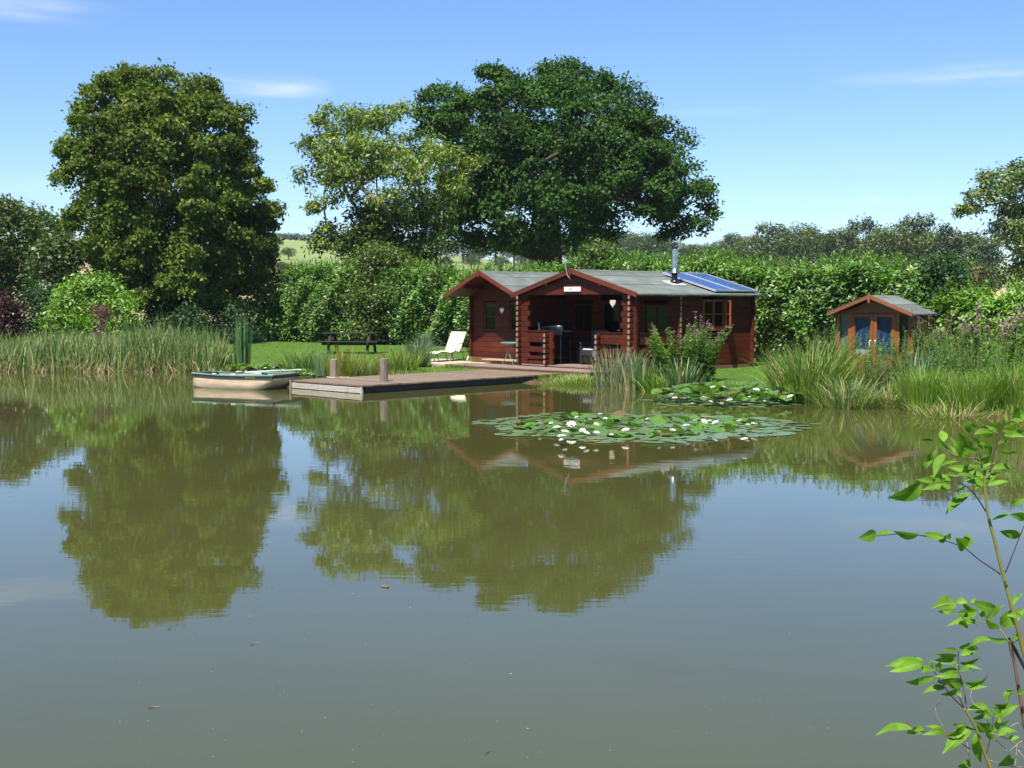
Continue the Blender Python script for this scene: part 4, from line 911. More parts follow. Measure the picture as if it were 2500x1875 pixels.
# ================================================================ patio, deck
M_patio = plain('pale_gravel_patio', (.40, .32, .22), rough=.95, spec=.1, var=.3, scale=14, bump=.012)
m_ = MB(); pol = [Vector((-2.36, 36.2, 0)), clocal(-6.5, -.07), clocal(-4.3, -.07), clocal(-4.3, 1.0), clocal(-7.7, 1.0), clocal(-7.7, 2.4), Vector((-2.75, 40.9, 0))]
m_.prism([(p.x, p.y) for p in pol], -.1, .185); tag(m_.build('patio', M_patio), 'pale gravel patio in front of the cabin', kind='structure')
dk = thing('porch_deck', 'low brown timber deck running along the front of the cabin porch', 'deck', (3.17, 32.2, 0), CR)
for i in range(7):
    m_ = MB(); m_.box((-3.5, -.985 + i * .145, .215), (5.85, .139, .03)); m_.build('deck_board', M_deck, dk)
m_ = MB(); m_.box((-3.5, -1.03, .13), (5.8, .03, .13)); m_.build('fascia', M_brown, dk)
m_ = MB(); m_.box((-6.40, -.55, .13), (.03, .9, .13)); m_.build('fascia', M_brown, dk)
for x in (-6.2, -4.3, -2.4, -.8):
    m_ = MB(); m_.box((x, -.55, .08), (.08, .85, .22)); m_.build('joist', M_brown, dk)
# ================================================================ jetty
M_jet = wood('grey_jetty_plank', (.12, .085, .055), (.22, .165, .115), rough=.9, wear=(.28, .22, .16), wear_amt=.5, axis=(1, 10, 10))
M_pale = wood('bleached_fascia', (.22, .20, .165), (.42, .38, .32), rough=.9, wear=(.14, .12, .09), wear_amt=.6, axis=(14, 1, 14), bump=.01)
M_wet = wood('dark_wet_timber', (.022, .018, .014), (.05, .042, .034), rough=.7)
jd = Vector((.70, .714, 0)).normalized(); jang = math.atan2(jd.y, jd.x); JB = Vector((-3.35, 27.3, 0)); JL, JW, JZ = 6.5, 2.7, .19
jet = thing('jetty', 'low timber jetty with two stub posts reaching into the pond', 'jetty', JB, jang)   # x along the jetty, y across it
npk = 44; pw = JL / npk
for i in range(npk):
    m_ = MB(); j = random.uniform(-.012, .012); m_.box((pw * (i + .5), JW / 2 + j, JZ - .016 + random.uniform(-.003, .003)), (pw - .008, JW + .05, .032)); 
    o = m_.build('deck_plank', M_jet, jet)
m_ = MB(); m_.box((.02, JW / 2 + .01, .075), (.035, JW - .02, .125)); m_.build('end_fascia', M_pale, jet)
m_ = MB(); m_.box((.025, .03, .07), (.05, .05, .16)); m_.build('corner_block', M_pale, jet)
m_ = MB(); m_.box((.09, JW / 2, -.02), (.05, JW - .1, .12)); m_.build('end_beam', M_wet, jet)
for y in (.05, JW - .05):
    m_ = MB(); m_.box((JL / 2 + .05, y, .09), (JL - .15, .04, .14)); m_.build('side_beam', M_wet, jet)
    m_ = MB(); m_.box((JL / 2 + .05, y + (.02 if y < 1 else -.02), -.05), (JL - .3, .05, .13)); m_.build('lower_beam', M_wet, jet)
for x in (.5, 2.4, 4.3, 5.9):
    for y in (.3, JW - .3):
        m_ = MB(); m_.tube([(x, y, -.9), (x, y, .15)], .07, 8); m_.build('pile', M_wet, jet)
M_post = wood('split_grey_post', (.12, .09, .065), (.30, .235, .18), rough=.95, axis=(12, 12, 1.2), bump=.02, wear=(.10, .07, .05), wear_amt=.6)
def stub_post(p, h, r):
    q = Matrix.Rotation(-jang, 3, 'Z') @ (Vector(p) - JB); m_ = MB(); n = 14; rr = [r * random.uniform(.93, 1.06) for _ in range(n)]; V = []; Fc = []
    hs = [(-.0, 1.03), (.05, 1.0), (h * .5, .985), (h - .015, 1.0), (h, .93)]
    for z, k in hs:
        for i in range(n):
            a = 2 * math.pi * i / n; V.append((q.x + rr[i] * k * math.cos(a) + z * .01, q.y + rr[i] * k * math.sin(a), JZ + z + (random.uniform(-.006, .006) if z == h else 0)))
    for j in range(len(hs) - 1):
        for i in range(n): Fc.append((j * n + i, j * n + (i + 1) % n, (j + 1) * n + (i + 1) % n, (j + 1) * n + i))
    Fc.append(tuple((len(hs) - 1) * n + i for i in range(n))); m_.add(V, Fc); m_.build('stub_post', M_post, jet)
P1, P2 = on(815, 922, JZ), on(937, 931, JZ)
stub_post(P1, .46, .092); stub_post(P2, .535, .098)
rp = thing('mooring_rope', 'pale rope loop lying round the farther jetty post', 'rope', (P1.x, P1.y, JZ))
m_ = MB(); m_.tube([(.17 * math.cos(a) * (1 + .2 * math.sin(3 * a)), .15 * math.sin(a), .012 + .003 * math.sin(5 * a)) for a in np.linspace(0, 2 * math.pi, 26)], .011, 6); m_.tube([(.16, 0, .012), (.26, -.05, .012), (.33, .01, .012), (.38, -.06, .012)], .010, 6); m_.build('rope', plain('rope_fibre', (.5, .44, .33), rough=.95), rp, True)
st = thing('mooring_stake', 'thin pole standing in the water between boat and jetty', 'stake', (on(701, 955, 0).x, 28.6, 0))
m_ = MB(); m_.tube([(0, 0, -.7), (.0, 0, .235)], .022, 8); m_.build('pole', M_post, st)

# ================================================================ dinghy
M_hull = plain('cream_gelcoat', (.52, .40, .26), rough=.45, spec=.4, var=.2, scale=3, stretch=(1, 1, 4))
M_band = plain('dark_rubbing_band', (.030, .028, .026), rough=.5, var=.2)
M_green = plain('faded_green_gelcoat', (.16, .25, .18), rough=.5, var=.16, scale=4)
M_grey = plain('oar_grey', (.55, .6, .62), rough=.45, var=.08)
bax = Vector((.93, -.37, 0)).normalized(); bang = math.atan2(bax.y, bax.x); bc = on(663, 918, .335)   # near corner of the bow gunwale
BW, BL = 1.22, 2.35
bn = Vector((-bax.y, bax.x, 0))
boat = thing('dinghy', 'small cream and green dinghy moored beside the jetty', 'boat', Vector((bc.x, bc.y, 0)) - bax * BL + bn * (BW / 2), bang)  # x towards the bow, origin amid the stern
def station(f):
    """half width at gunwale, keel height, gunwale height"""
    hw = BW / 2 * (.62 + .38 * min(1, f / .45)); hw *= 1 - .04 * max(0, f - .8) / .2
    keel = -.10 + .30 * max(0, (f - .72) / .28) ** 2.0 + .03 * max(0, (.15 - f) / .15)
    gun = .325 + .02 * (2 * f - 1) ** 2
    return hw, keel, gun
NS, NP = 18, 13
V = []; 
for i in range(NS + 1):
    f = i / NS; hw, keel, gun = station(f); x = BL * f
    for j in range(NP):
        t_ = j / (NP - 1) * 2 - 1; a = abs(t_); s = math.copysign(1, t_) if t_ else 0
        yy = s * hw * (min(1, a * 1.55) ** .7 * .90 + .10 * a); zz = keel + (gun - .06 - keel) * (max(0, a - .38) / .62) ** 1.5
        tri = .05 * math.exp(-((a - .62) / .12) ** 2) * (1 if f > .5 else 2 * f); zz -= tri * .6
        V.append((x + (.0 if f < 1 else .0), yy, zz))
Fc = [(i * NP + j, i * NP + j + 1, (i + 1) * NP + j + 1, (i + 1) * NP + j) for i in range(NS) for j in range(NP - 1)]
Fc += [tuple(range(NP - 1, -1, -1)), tuple(NS * NP + j for j in range(NP))]
m_ = MB(); m_.add(V, Fc); m_.build('hull', M_hull, boat, True)
def rail(z0, z1, out, name, mat, bow=True):
    m_ = MB(); rows_ = []
    ring = [(f, s) for f in np.linspace(0, 1, 15) for s in (1,)]
    pts = [(f * BL, station(f)[0], station(f)[2]) for f in np.linspace(0, 1, 17)]; loop = pts + [(x, -y, z) for x, y, z in reversed(pts)]
    cx = BL / 2; V = []
    for x, y, z in loop:
        ex = out * (1 if x > BL * .98 else (-1 if x < .02 else 0)); ey = math.copysign(out, y)
        V += [(x + ex, y + ey, z + z0), (x + ex, y + ey, z + z1), (x * .985 + .015, y * .93, z + z1), (x * .985 + .015, y * .93, z + z0)]
    n = len(loop); Fq = []
    for i in range(n):
        a, b = i * 4, ((i + 1) % n) * 4
        Fq += [(a, b, b + 1, a + 1), (a + 1, b + 1, b + 2, a + 2), (a + 2, b + 2, b + 3, a + 3), (a + 3, b + 3, b, a)]
    m_.add(V, Fq); return m_.build(name, mat, boat)
rail(-.085, -.012, .012, 'rubbing_band', M_band); rail(-.012, .012, .030, 'gunwale', M_green)
m_ = MB(); m_.add([(x, y * s, z) for x, y, z in [(f * BL, station(f)[0] * .93, 0) for f in np.linspace(.02, .76, 12)] for s, z in ((-.86, .10), (-.98, .30), (.98, .30), (.86, .10))], [(i * 4, i * 4 + 1, i * 4 + 5, i * 4 + 4) for i in range(11)] + [(i * 4 + 3, i * 4 + 2, i * 4 + 6, i * 4 + 7) for i in range(11)] + [(i * 4, i * 4 + 3, i * 4 + 7, i * 4 + 4) for i in range(11)])
m_.build('inner_liner', M_green, boat)
for f0, f1, z in ((.02, .2, .255), (.42, .56, .25), (.74, .985, .285)):
    m_ = MB(); h0, h1 = station(f0)[0] * .92, station(f1)[0] * .92
    m_.prism([(f0 * BL, -h0), (f1 * BL, -h1), (f1 * BL, h1), (f0 * BL, h0)], z - .04, z); m_.build('seat', M_green, boat)
m_ = MB(); m_.box((BL * .30, -station(.3)[0] * .96, .352), (.10, .05, .02)); m_.box((BL * .55, -station(.55)[0] * .96, .352), (.12, .06, .025)); m_.box((BL * .55, station(.55)[0] * .96, .352), (.12, .06, .025)); m_.build('rowlock_block', plain('cream_plastic', (.6, .55, .42), rough=.5), boat)
m_ = MB()
for k in range(8): m_.box((BL * .70 + k * .034, -station(.75)[0] - .0145, .30 - .012), (.007, .004, .034)); m_.box((BL * .70 + .01 + k * .034, -station(.75)[0] - .0145, .30 - .012 + .012 * ((k % 3) - 1)), (.016, .004, .007))
m_.build('lettering', plain('yellow_letters', (.55, .33, .04), rough=.5), boat)
def oar(label, a, b, flip=1):
    q = Matrix.Rotation(bang, 3, 'Z'); A, B = boat.location + q @ Vector(a), boat.location + q @ Vector(b); t = thing('oar', label, 'oar', A, 0, 'oars in the dinghy'); d = (B - A); u = d.normalized()
    m_ = MB(); m_.tube([(0, 0, 0), d * .72], .018, 8); m_.build('shaft', M_grey, t, True)
    m_ = MB(); m_.bar(d * .70, d * 1.0, .13, .012); m_.build('blade', M_black if flip else M_grey, t)
    m_ = MB(); m_.tube([u * -.02, u * .14], .022, 8); m_.build('grip', M_black, t)
oar('grey oar propped on the dinghy bow pointing to the jetty', (1.75, .1, .33), (.45, .26, .37)); oar('grey oar lying across the dinghy near its bow', (1.25, -.32, .37), (2.5, .45, .44), 0)
bk = thing('outboard_clamp', 'small dark fitting lying on the dinghy stern seat', 'fitting', boat.location + Matrix.Rotation(bang, 3, 'Z') @ Vector((.42, -.1, .30)), bang)
m_ = MB(); m_.tube([(-.12, 0, .0), (-.04, .03, .06), (.08, 0, .06), (.15, -.02, .0)], .016, 6); m_.box((.02, 0, .03), (.12, .07, .04)); m_.build('body', M_black, bk)

# ================================================================ furniture on the lawn, patio and porch
M_pic = wood('mossy_picnic_wood', (.018, .016, .009), (.045, .036, .02), rough=.9, wear=(.07, .085, .025), wear_amt=.8)
pp = on(856, 866, .17); pg = gz(pp.x, pp.y)
pt = thing('picnic_table', 'dark weathered picnic table with fixed benches on the lawn', 'picnic table', (pp.x, pp.y + .35, pg), R(-8))
for k in range(5):
    m_ = MB(); m_.box((0, -.3 + k * .15, .74), (1.95, .14, .035)); m_.build('table_plank', M_pic, pt)
for y in (-.68, -.53, .53, .68):
    m_ = MB(); m_.box((0, y, .44), (2.25, .14, .035)); m_.build('bench_plank', M_pic, pt)
for x in (-.72, .72):
    for s in (-1, 1):
        m_ = MB(); m_.bar((x, s * .25, .72), (x, s * .62, 0.0), .045, .10, up=(1, 0, 0)); m_.build('leg', M_pic, pt)
    m_ = MB(); m_.box((x + .05, 0, .385), (.045, 1.5, .10)); m_.build('bench_bearer', M_pic, pt)
    m_ = MB(); m_.box((x + .05, 0, .685), (.045, .72, .09)); m_.build('table_bearer', M_pic, pt)
for y in (-.6, .6):
    m_ = MB(); m_.box((0, y, .37), (1.9, .04, .11)); m_.build('bench_rail', M_pic, pt)
# sun lounger
M_sling = plain('cream_sling', (.78, .66, .47), rough=.8, var=.06, scale=30); M_steel = plain('dark_grey_tube', (.05, .055, .05), rough=.4, metal=.4, var=.1); M_steel2 = plain('pale_grey_tube', (.35, .38, .36), rough=.4, metal=.4, var=.1)
lp = on(1084, 881, .19)
lg = thing('sun_lounger', 'cream sling sun lounger with looped arms on the patio edge', 'sun lounger', (lp.x, lp.y, .188), R(58))   # x towards the back rest
prof = [(-.78, .27), (-.6, .31), (-.4, .32), (-.2, .29), (-.05, .27), (.10, .30), (.25, .315), (.38, .29), (.45, .30), (.54, .43), (.69, .68), (.79, .85), (.85, .91)]
m_ = MB(); V = [(x, y, z) for x, z in prof for y in (-.29, .29)]; m_.add(V, [(2 * i, 2 * i + 2, 2 * i + 3, 2 * i + 1) for i in range(len(prof) - 1)])
o = m_.build('sling', M_sling, lg, True); md = o.modifiers.new('thick', 'SOLIDIFY'); md.thickness = .012
for s in (-1, 1):
    m_ = MB(); m_.tube([(x, s * .30, z - .012) for x, z in prof], .014, 8); m_.build('side_rail', M_steel, lg, True)
    m_ = MB(); m_.tube([(.12, s * .33, .30), (.20, s * .35, .44), (.36, s * .36, .55), (.52, s * .36, .56), (.70, s * .35, .47), (.86, s * .34, .32), (.98, s * .33, .25)], .014, 8); m_.build('arm_loop', M_steel, lg, True)
    m_ = MB(); m_.tube([(-.05, s * .30, .27), (-.12, s * .30, .0)], .013, 8); m_.build('leg', M_steel2, lg)
    m_ = MB(); m_.tube([(.02, s * .30, .27), (.06, s * .3, .1), (.14, s * .3, .0)], .013, 8); m_.build('leg', M_steel, lg)
    m_ = MB(); m_.tube([(.55, s * .33, .28), (.60, s * .33, .10), (.68, s * .33, .0)], .013, 8); m_.build('leg', M_steel, lg)
    m_ = MB(); m_.tube([(.92, s * .33, .28), (.90, s * .33, .12), (.82, s * .33, .0)], .013, 8); m_.build('leg', M_steel2, lg)
m_ = MB(); m_.tube([(.45, -.3, .27), (.98, -.3, .27)], .012, 6); m_.tube([(.45, .3, .27), (.98, .3, .27)], .012, 6); m_.tube([(.98, -.33, .26), (.98, .33, .26)], .012, 6); m_.tube([(.02, -.3, .26), (.02, .3, .26)], .012, 6); m_.build('frame', M_steel, lg, True)
m_ = MB(); m_.tube([(.70, -.3, .70), (.88, -.3, .3)], .01, 6); m_.tube([(.70, .3, .70), (.88, .3, .3)], .01, 6); m_.build('back_strut', M_steel, lg)
# folding bistro table by the left post
M_teal = plain('teal_enamel', (.12, .26, .22), rough=.45, var=.1)
tp = clocal(-4.62, -.02); ft = thing('bistro_table', 'small teal folding metal table beside the left porch post', 'table', (tp.x, tp.y, .19), R(-47))
m_ = MB(); m_.prism([(.34 * math.cos(a), .34 * math.sin(a)) for a in np.linspace(0, 2 * math.pi, 25)[:-1]], .68, .70); m_.prism([(.33 * math.cos(a), .33 * math.sin(a)) for a in np.linspace(0, 2 * math.pi, 25)[:-1]], .655, .679); m_.build('table_top', M_teal, ft)
for s in (-1, 1):
    m_ = MB(); m_.tube([(-.02, s * .18, .66), (-.02, s * .18, .36), (-.10, s * .19, .22), (-.26, s * .2, .02), (-.28, s * .2, 0)], .011, 6); m_.build('leg', M_teal, ft, True)
    m_ = MB(); m_.tube([(.04, s * .15, .66), (.04, s * .15, .36), (.12, s * .15, .2), (.26, s * .16, 0)], .011, 6); m_.build('leg', M_teal, ft, True)
m_ = MB(); m_.tube([(-.02, -.18, .42), (-.02, .18, .42)], .008, 6); m_.tube([(.04, -.15, .3), (.04, .15, .3)], .008, 6); m_.build('stretcher', M_teal, ft)
bcp = clocal(-4.78, .75); bch = thing('bistro_chair', 'slatted folding metal chair behind the teal table', 'chair', (bcp.x, bcp.y, .19), R(150))
m_ = MB()
for k in range(5): m_.box((0, -.16 + k * .08, .44), (.38, .05, .015))
m_.build('seat', M_teal, bch)
for k in range(3): 
    m_ = MB(); m_.box((0, .22, .56 + k * .1), (.38, .015, .05)); m_.build('back_slat', M_teal, bch)
for s in (-1, 1):
    m_ = MB(); m_.tube([(s * .19, .24, .80), (s * .19, .16, .42), (s * .19, -.22, 0)], .01, 6); m_.tube([(s * .17, -.18, .43), (s * .17, .2, 0)], .01, 6); m_.build('leg', M_teal, bch)
# gas barbecue in the porch
bp = clocal(-3.45, .62); bq = thing('gas_barbecue', 'black lidded gas barbecue standing behind the left porch rail', 'barbecue', (bp.x, bp.y, CZ), R(-47))
m_ = MB(); V = []; 
for x in (-.42, .42):
    for a in np.linspace(0, math.pi, 9): V.append((x, -.24 * math.cos(a) , .98 + .20 * math.sin(a)))
m_.add(V, [(i, i + 1, 10 + i, 9 + i) for i in range(8)] + [tuple(range(8, -1, -1)), tuple(range(9, 18))]); m_.build('lid', M_black, bq, True)
m_ = MB(); m_.box((0, 0, .89), (.86, .48, .18)); m_.build('fire_box', M_black, bq, bevel=.015)
m_ = MB(); m_.tube([(-.28, -.27, 1.05), (.28, -.27, 1.05)], .014, 8); m_.build('handle', M_flue, bq)
m_ = MB(); m_.box((-.62, 0, .93), (.36, .44, .03)); m_.build('side_shelf', M_black, bq); m_ = MB(); m_.box((.62, 0, .93), (.36, .44, .03)); m_.build('side_shelf', M_black, bq)
for k in range(3): 
    m_ = MB(); m_.lathe((-.25 + k * .25, 0, 0), [(.0, 0), (.026, .0), (.022, .03)], 10); o = m_.build('knob', M_flue, bq); o.location = (0, -.245, .86); o.rotation_euler = (R(90), 0, 0)
for x in (-.38, .38):
    for y in (-.2, .2): 
        m_ = MB(); m_.bar((x, y, 0.03), (x, y, .82), .035); m_.build('leg', M_black, bq)
m_ = MB(); m_.box((0, 0, .18), (.8, .42, .02)); m_.build('shelf', M_black, bq)
m_ = MB(); m_.bar((-.5, -.2, .96), (-.53, -.2, 1.16), .022, .03); m_.build('scraper', M_white, bq)
gb = thing('gas_bottle', 'dull steel gas bottle under the barbecue', 'gas bottle', clocal(-3.05, 1.2, CZ), 0); gb.location.z = CZ
m_ = MB(); m_.lathe((0, 0, 0), [(.10, 0), (.115, .03), (.115, .40), (.09, .46), (.05, .48), (.05, .53)], 14); m_.build('bottle', plain('dull_brown_steel', (.035, .026, .018), rough=.6), gb, True)
# rattan chairs and stool
M_rat = plain('dark_blue_grey_rattan', (.012, .015, .022), rough=.6, var=.3, scale=40, bump=.006); M_cush = plain('pale_cushion', (.55, .55, .52), rough=.9, var=.05)
def armchair(label, x, y, rz, group='rattan armchairs on the porch'):
    p = clocal(x, y); t = thing('rattan_armchair', label, 'chair', (p.x, p.y, CZ), rz, group)
    m_ = MB(); m_.box((0, 0, .33), (.56, .54, .16)); m_.build('seat', M_rat, t, bevel=.02)
    m_ = MB(); m_.box((0, -.02, .425), (.50, .50, .04)); m_.build('cushion', M_cush, t, bevel=.015)
    m_ = MB(); m_.box((0, .27, .64), (.56, .06, .66), Euler((R(-8), 0, 0))); m_.build('backrest', M_rat, t, bevel=.02)
    for s in (-1, 1):
        m_ = MB(); m_.box((s * .31, -.02, .60), (.07, .56, .04)); m_.build('armrest', M_rat, t, bevel=.01)
        for yy in (-.24, .24):
            m_ = MB(); m_.bar((s * .30, yy, 0), (s * .30, yy, .6), .045); m_.build('leg', M_rat, t)
armchair('dark rattan armchair with pale cushion edge facing out of the porch', -2.3, 1.0, R(-47 + 15)); 
armchair('dark rattan armchair deep in the porch shade behind the first', -1.5, 1.35, R(-47 - 20))
sp_ = clocal(-1.42, .35); stl = thing('rattan_stool', 'small grey woven stool beside the right porch rail', 'stool', (sp_.x, sp_.y, CZ), R(-47))
def weave():
    m, t, b, out = nodes('grey_woven_rattan'); co = mnode(t, 'ShaderNodeTexCoord')
    ck = mnode(t, 'ShaderNodeTexChecker', {'Vector': co.outputs['Object'], 'Color1': (.22, .23, .25, 1), 'Color2': (.05, .05, .06, 1), 'Scale': 24.0}); t.links.new(ck.outputs[0], b.inputs['Base Color']); b.inputs['Roughness'].default_value = .6; return m
m_ = MB(); m_.box((0, 0, .33), (.38, .38, .16)); m_.build('seat', weave(), stl, bevel=.012)
for x in (-.17, .17):
    for y in (-.17, .17): 
        m_ = MB(); m_.bar((x, y, 0), (x, y, .26), .03); m_.build('leg', M_rat, stl)
bx_ = clocal(-2.6, 1.25); tb = thing('log_box', 'low wooden box against the porch wall by the barbecue', 'box', (bx_.x, bx_.y, CZ), R(-47))
for k in range(3):
    m_ = MB(); m_.box((0, -.2, .09 + k * .15), (.6, .025, .14)); m_.build('slat', M_brown, tb)
m_ = MB(); m_.box((0, .02, .22), (.56, .4, .44)); m_.build('carcass', M_dark, tb); m_ = MB(); m_.box((0, 0, .465), (.66, .5, .03)); m_.build('lid', M_brown, tb)

# ================================================================ summerhouse
M_sh = wood('golden_brown_cladding', (.13, .045, .013), (.23, .085, .024), rough=.55); M_shd = wood('orange_door_timber', (.155, .04, .010), (.27, .08, .02), rough=.5)
M_blue = plain('sky_reflection_blue', (.03, .065, .24), rough=.9, var=.1); M_net = plain('grey_net_curtain', (.34, .34, .31), rough=.9, var=.06)  # blue sheet behind the doors: sky mirrored in the glass, put into colour
SR = R(-40); sa = at(2126, 722, 31.6)
sh = thing('summerhouse', 'small golden brown summerhouse with glazed double doors before the hedge', 'summerhouse', (sa.x, sa.y, gz(sa.x, sa.y)), SR)   # origin under the front of the ridge
sz = sa.z - sh.location.z; shw, shd, sez = 1.03, 1.55, sz - .46
def lap(name, a, b, z, h, nrm):
    a, b, n = Vector(a), Vector(b), Vector(nrm); m_ = MB()
    m_.extr([a + n * .022 + Vector((0, 0, z)), a + n * .008 + Vector((0, 0, z + h)), a + Vector((0, 0, z + h)), a + Vector((0, 0, z))], b - a); return m_.build(name, M_sh, sh)
FY = .22
nb = int((sez - .0) / .115)
for i in range(nb):
    lap('cladding_board', (shw, FY, 0), (shw, shd, 0), .02 + i * .115, .115, (1, 0, 0)); lap('cladding_board', (-shw, FY, 0), (-shw, shd, 0), .02 + i * .115, .115, (-1, 0, 0))
m_ = MB(); m_.box((0, shd, (sez) / 2), (2 * shw - .02, .03, sez)); m_.build('back_wall', M_sh, sh)
m_ = MB(); m_.extr([(-shw, shd, sez), (shw, shd, sez), (0, shd, sz - .06)], (0, .03, 0)); m_.build('back_wall', M_sh, sh)
m_ = MB(); m_.box((0, shd / 2 + FY / 2, .0), (2 * shw, shd - FY, .06)); m_.build('floor', M_dark, sh)
dt = sez + .02
# frame posts, panels, doors
for x, w in ((-shw + .03, .06), (-.62, .07), (.62, .07), (shw - .03, .06)):
    m_ = MB(); m_.box((x, FY, dt / 2), (w, .05, dt)); m_.build('corner_post', M_shd, sh)
m_ = MB(); m_.box((0, FY, dt + .035), (2 * shw - .02, .052, .07)); m_.build('header', M_shd, sh)
k = .46 / (shw + .12)
for i in range(3):
    z = dt + .07 + i * .11; f = (sz - .09 - z) / k; f1 = max(.01, (sz - .09 - z - .11) / k)
    if f < .04: break
    m_ = MB(); m_.extr([(-f, FY - .02, z), (f, FY - .02, z), (f1, FY - .02, z + .107), (-f1, FY - .02, z + .107)], (0, .04, 0)); m_.build('gable_board', M_sh, sh)
for s in (-1, 1):                            # side windows above, boarded below
    m_ = MB(); m_.box((s * .81, FY, .24), (.30, .04, .48)); m_.build('lower_panel', M_shd, sh)
    wv = MB(); x0, x1 = s * .81 - .155, s * .81 + .155
    for cx, cz, sx, szz in ((x0 + .02, (dt + .5) / 2, .04, dt - .5), (x1 - .02, (dt + .5) / 2, .04, dt - .5), (s * .81, .50, .31, .05), (s * .81, dt - .02, .23, .04)): wv.box((cx, FY - .005, cz), (sx, .05, szz))
    wo_ = wv.build('side_window', M_shd, sh); g_ = MB(); g_.box((s * .81, FY, (dt + .5) / 2), (.24, .006, dt - .55)); g_.build('pane', M_pane, wo_)
    g_ = MB(); g_.box((s * .81, FY + .07, (dt + .5) / 2), (.30, .012, dt - .52)); g_.build('pane_backing', M_net if s < 0 else M_dark, wo_)  # right-hand sheet is near-black: the window's shade put into its colour
    d_ = MB(); x0, x1 = (-.585, -.004) if s < 0 else (.004, .585)
    for cx, cz, sx, szz in ((x0 + .045, dt / 2, .09, dt - .04), (x1 - .045, dt / 2, .09, dt - .04), ((x0 + x1) / 2, .07, x1 - x0 - .18, .1), ((x0 + x1) / 2, .47, x1 - x0 - .18, .09), ((x0 + x1) / 2, dt - .065, x1 - x0 - .18, .09)): d_.box((cx, FY - .01, cz), (sx, .045, szz))
    do = d_.build('door', M_shd, sh); g_ = MB(); g_.box(((x0 + x1) / 2, FY - .008, (.51 + dt - .11) / 2), (x1 - x0 - .17, .006, dt - .11 - .51)); g_.build('pane', M_pane, do)
    g_ = MB(); g_.box(((x0 + x1) / 2, FY - .006, .27), (x1 - x0 - .17, .025, .32)); g_.build('door_panel', M_sh, do)
    g_ = MB(); g_.box(((x0 + x1) / 2, FY + .06, dt / 2 + .2), (x1 - x0 - .02, .012, dt - .5)); g_.build('pane_backing', M_blue, do)
    hx = x1 - .05 if s < 0 else x0 + .05
    g_ = MB(); g_.tube([(hx, FY - .035, .72), (hx + s * .02, FY - .075, .76), (hx + s * .025, FY - .075, .86), (hx, FY - .035, .90)], .012, 8); g_.build('handle', M_white, do, True)
m_ = MB(); m_.box((0, FY - .04, dt + .01), (.17, .02, .03)); m_.build('bolt', M_black, sh)
for s in (-1, 1):
    m_ = MB(); m_.box((s * (shw + .012), FY + .01, dt / 2), (.03, .07, dt)); m_.build('corner_trim', M_shd, sh)
roof(sh, -shw - .12, shw + .12, -.06, shd + .1, sz - .46, sz, strips=2); barge(sh, -shw - .12, shw + .12, -.082, sz - .46, sz, hgt=.10, mat=wood('brown_bargeboard', (.15, .055, .022), (.26, .10, .045), rough=.6))
cu = thing('cushion', 'white cushion behind the left door pane of the summerhouse', 'cushion', sh.matrix_world @ Vector((0, 0, 0)) if False else (sa.x, sa.y, sh.location.z), SR)
m_ = MB(); m_.lathe((0, 0, 0), [(.02, 0), (.2, .01), (.26, .05), (.26, .10), (.2, .14), (.02, .15)], 14); o = m_.build('pad', M_white, cu, True); o.location = (-.3, FY + .03, .50); o.scale = (.9, .05, 1.0)

# ================================================================ house on the skyline
hp = at(1826, 605, 410); hg = gz(hp.x, hp.y)
hs_ = thing('far_house', 'far brick and white house with slate roof on the skyline', 'house', (hp.x, hp.y, hg), R(28))
M_brk = plain('pink_brick', (.42, .22, .16), rough=.9, var=.15, scale=2); M_slate = plain('slate_roof', (.12, .11, .12), rough=.8, var=.15, scale=1.5); M_rend = plain('white_render', (.62, .6, .56), rough=.9, var=.08, scale=.5)
hh = max(2.6, at(1826, 592, 410).z - hg)
m_ = MB(); m_.box((0, 0, hh / 2 - 1), (7.5, 5, hh + 2)); m_.build('wall', M_rend, hs_); m_ = MB(); m_.extr([(3.76, -2.5, hh), (3.76, 2.5, hh), (3.76, 0, hh + 1.9)], (-.3, 0, 0)); m_.extr([(-3.76, -2.5, hh), (-3.76, 2.5, hh), (-3.76, 0, hh + 1.9)], (.3, 0, 0)); m_.build('gable', M_brk, hs_)
m_ = MB()
for s in (-1, 1): m_.extr([(-3.9, 0, hh + 2.0), (-3.9, s * 2.8, hh - .15), (-3.9, s * 2.8, hh - .3), (-3.9, 0, hh + 1.85)], (7.8, 0, 0))
rf = m_.build('roof', M_slate, hs_); m_ = MB(); m_.box((2.6, 0, hh + 2.2), (.8, .6, 1.3)); m_.build('chimney', M_brk, rf)
for x in (-2.2, 0, 2.2):
    m_ = MB(); m_.box((x, -2.52, hh - 1.2), (.9, .06, 1.1)); m_.build('window', M_dark, hs_)
# ================================================================ reeds, sedges, herbs along the bank
M_reed = leafmat('reed_blade', [(.055, .11, .025), (.09, .165, .036), (.14, .215, .052), (.22, .26, .09), (.36, .32, .16)], rough=.5, trans=.25)
M_reedg = leafmat('green_reed_blade', [(.05, .12, .03), (.08, .17, .045), (.11, .20, .07)], rough=.5, trans=.25)
M_grass = leafmat('bank_grass', [(.06, .12, .012), (.10, .18, .018), (.15, .24, .03), (.24, .28, .06)], rough=.55, trans=.3)
M_bright = leafmat('bright_sedge', [(.08, .19, .010), (.12, .25, .014), (.17, .31, .024), (.26, .34, .06)], rough=.5, trans=.35)
M_gold = leafmat('golden_sedge', [(.12, .15, .012), (.20, .22, .02), (.27, .26, .04), (.30, .24, .08)], rough=.55, trans=.3)
M_bronze = leafmat('bronze_sedge', [(.13, .10, .03), (.19, .16, .04), (.16, .17, .035), (.24, .2, .08)], rough=.6, trans=.25)
M_bluer = leafmat('blue_green_rush', [(.055, .11, .05), (.085, .15, .07), (.12, .19, .09), (.17, .23, .10)], rough=.5, trans=.2)
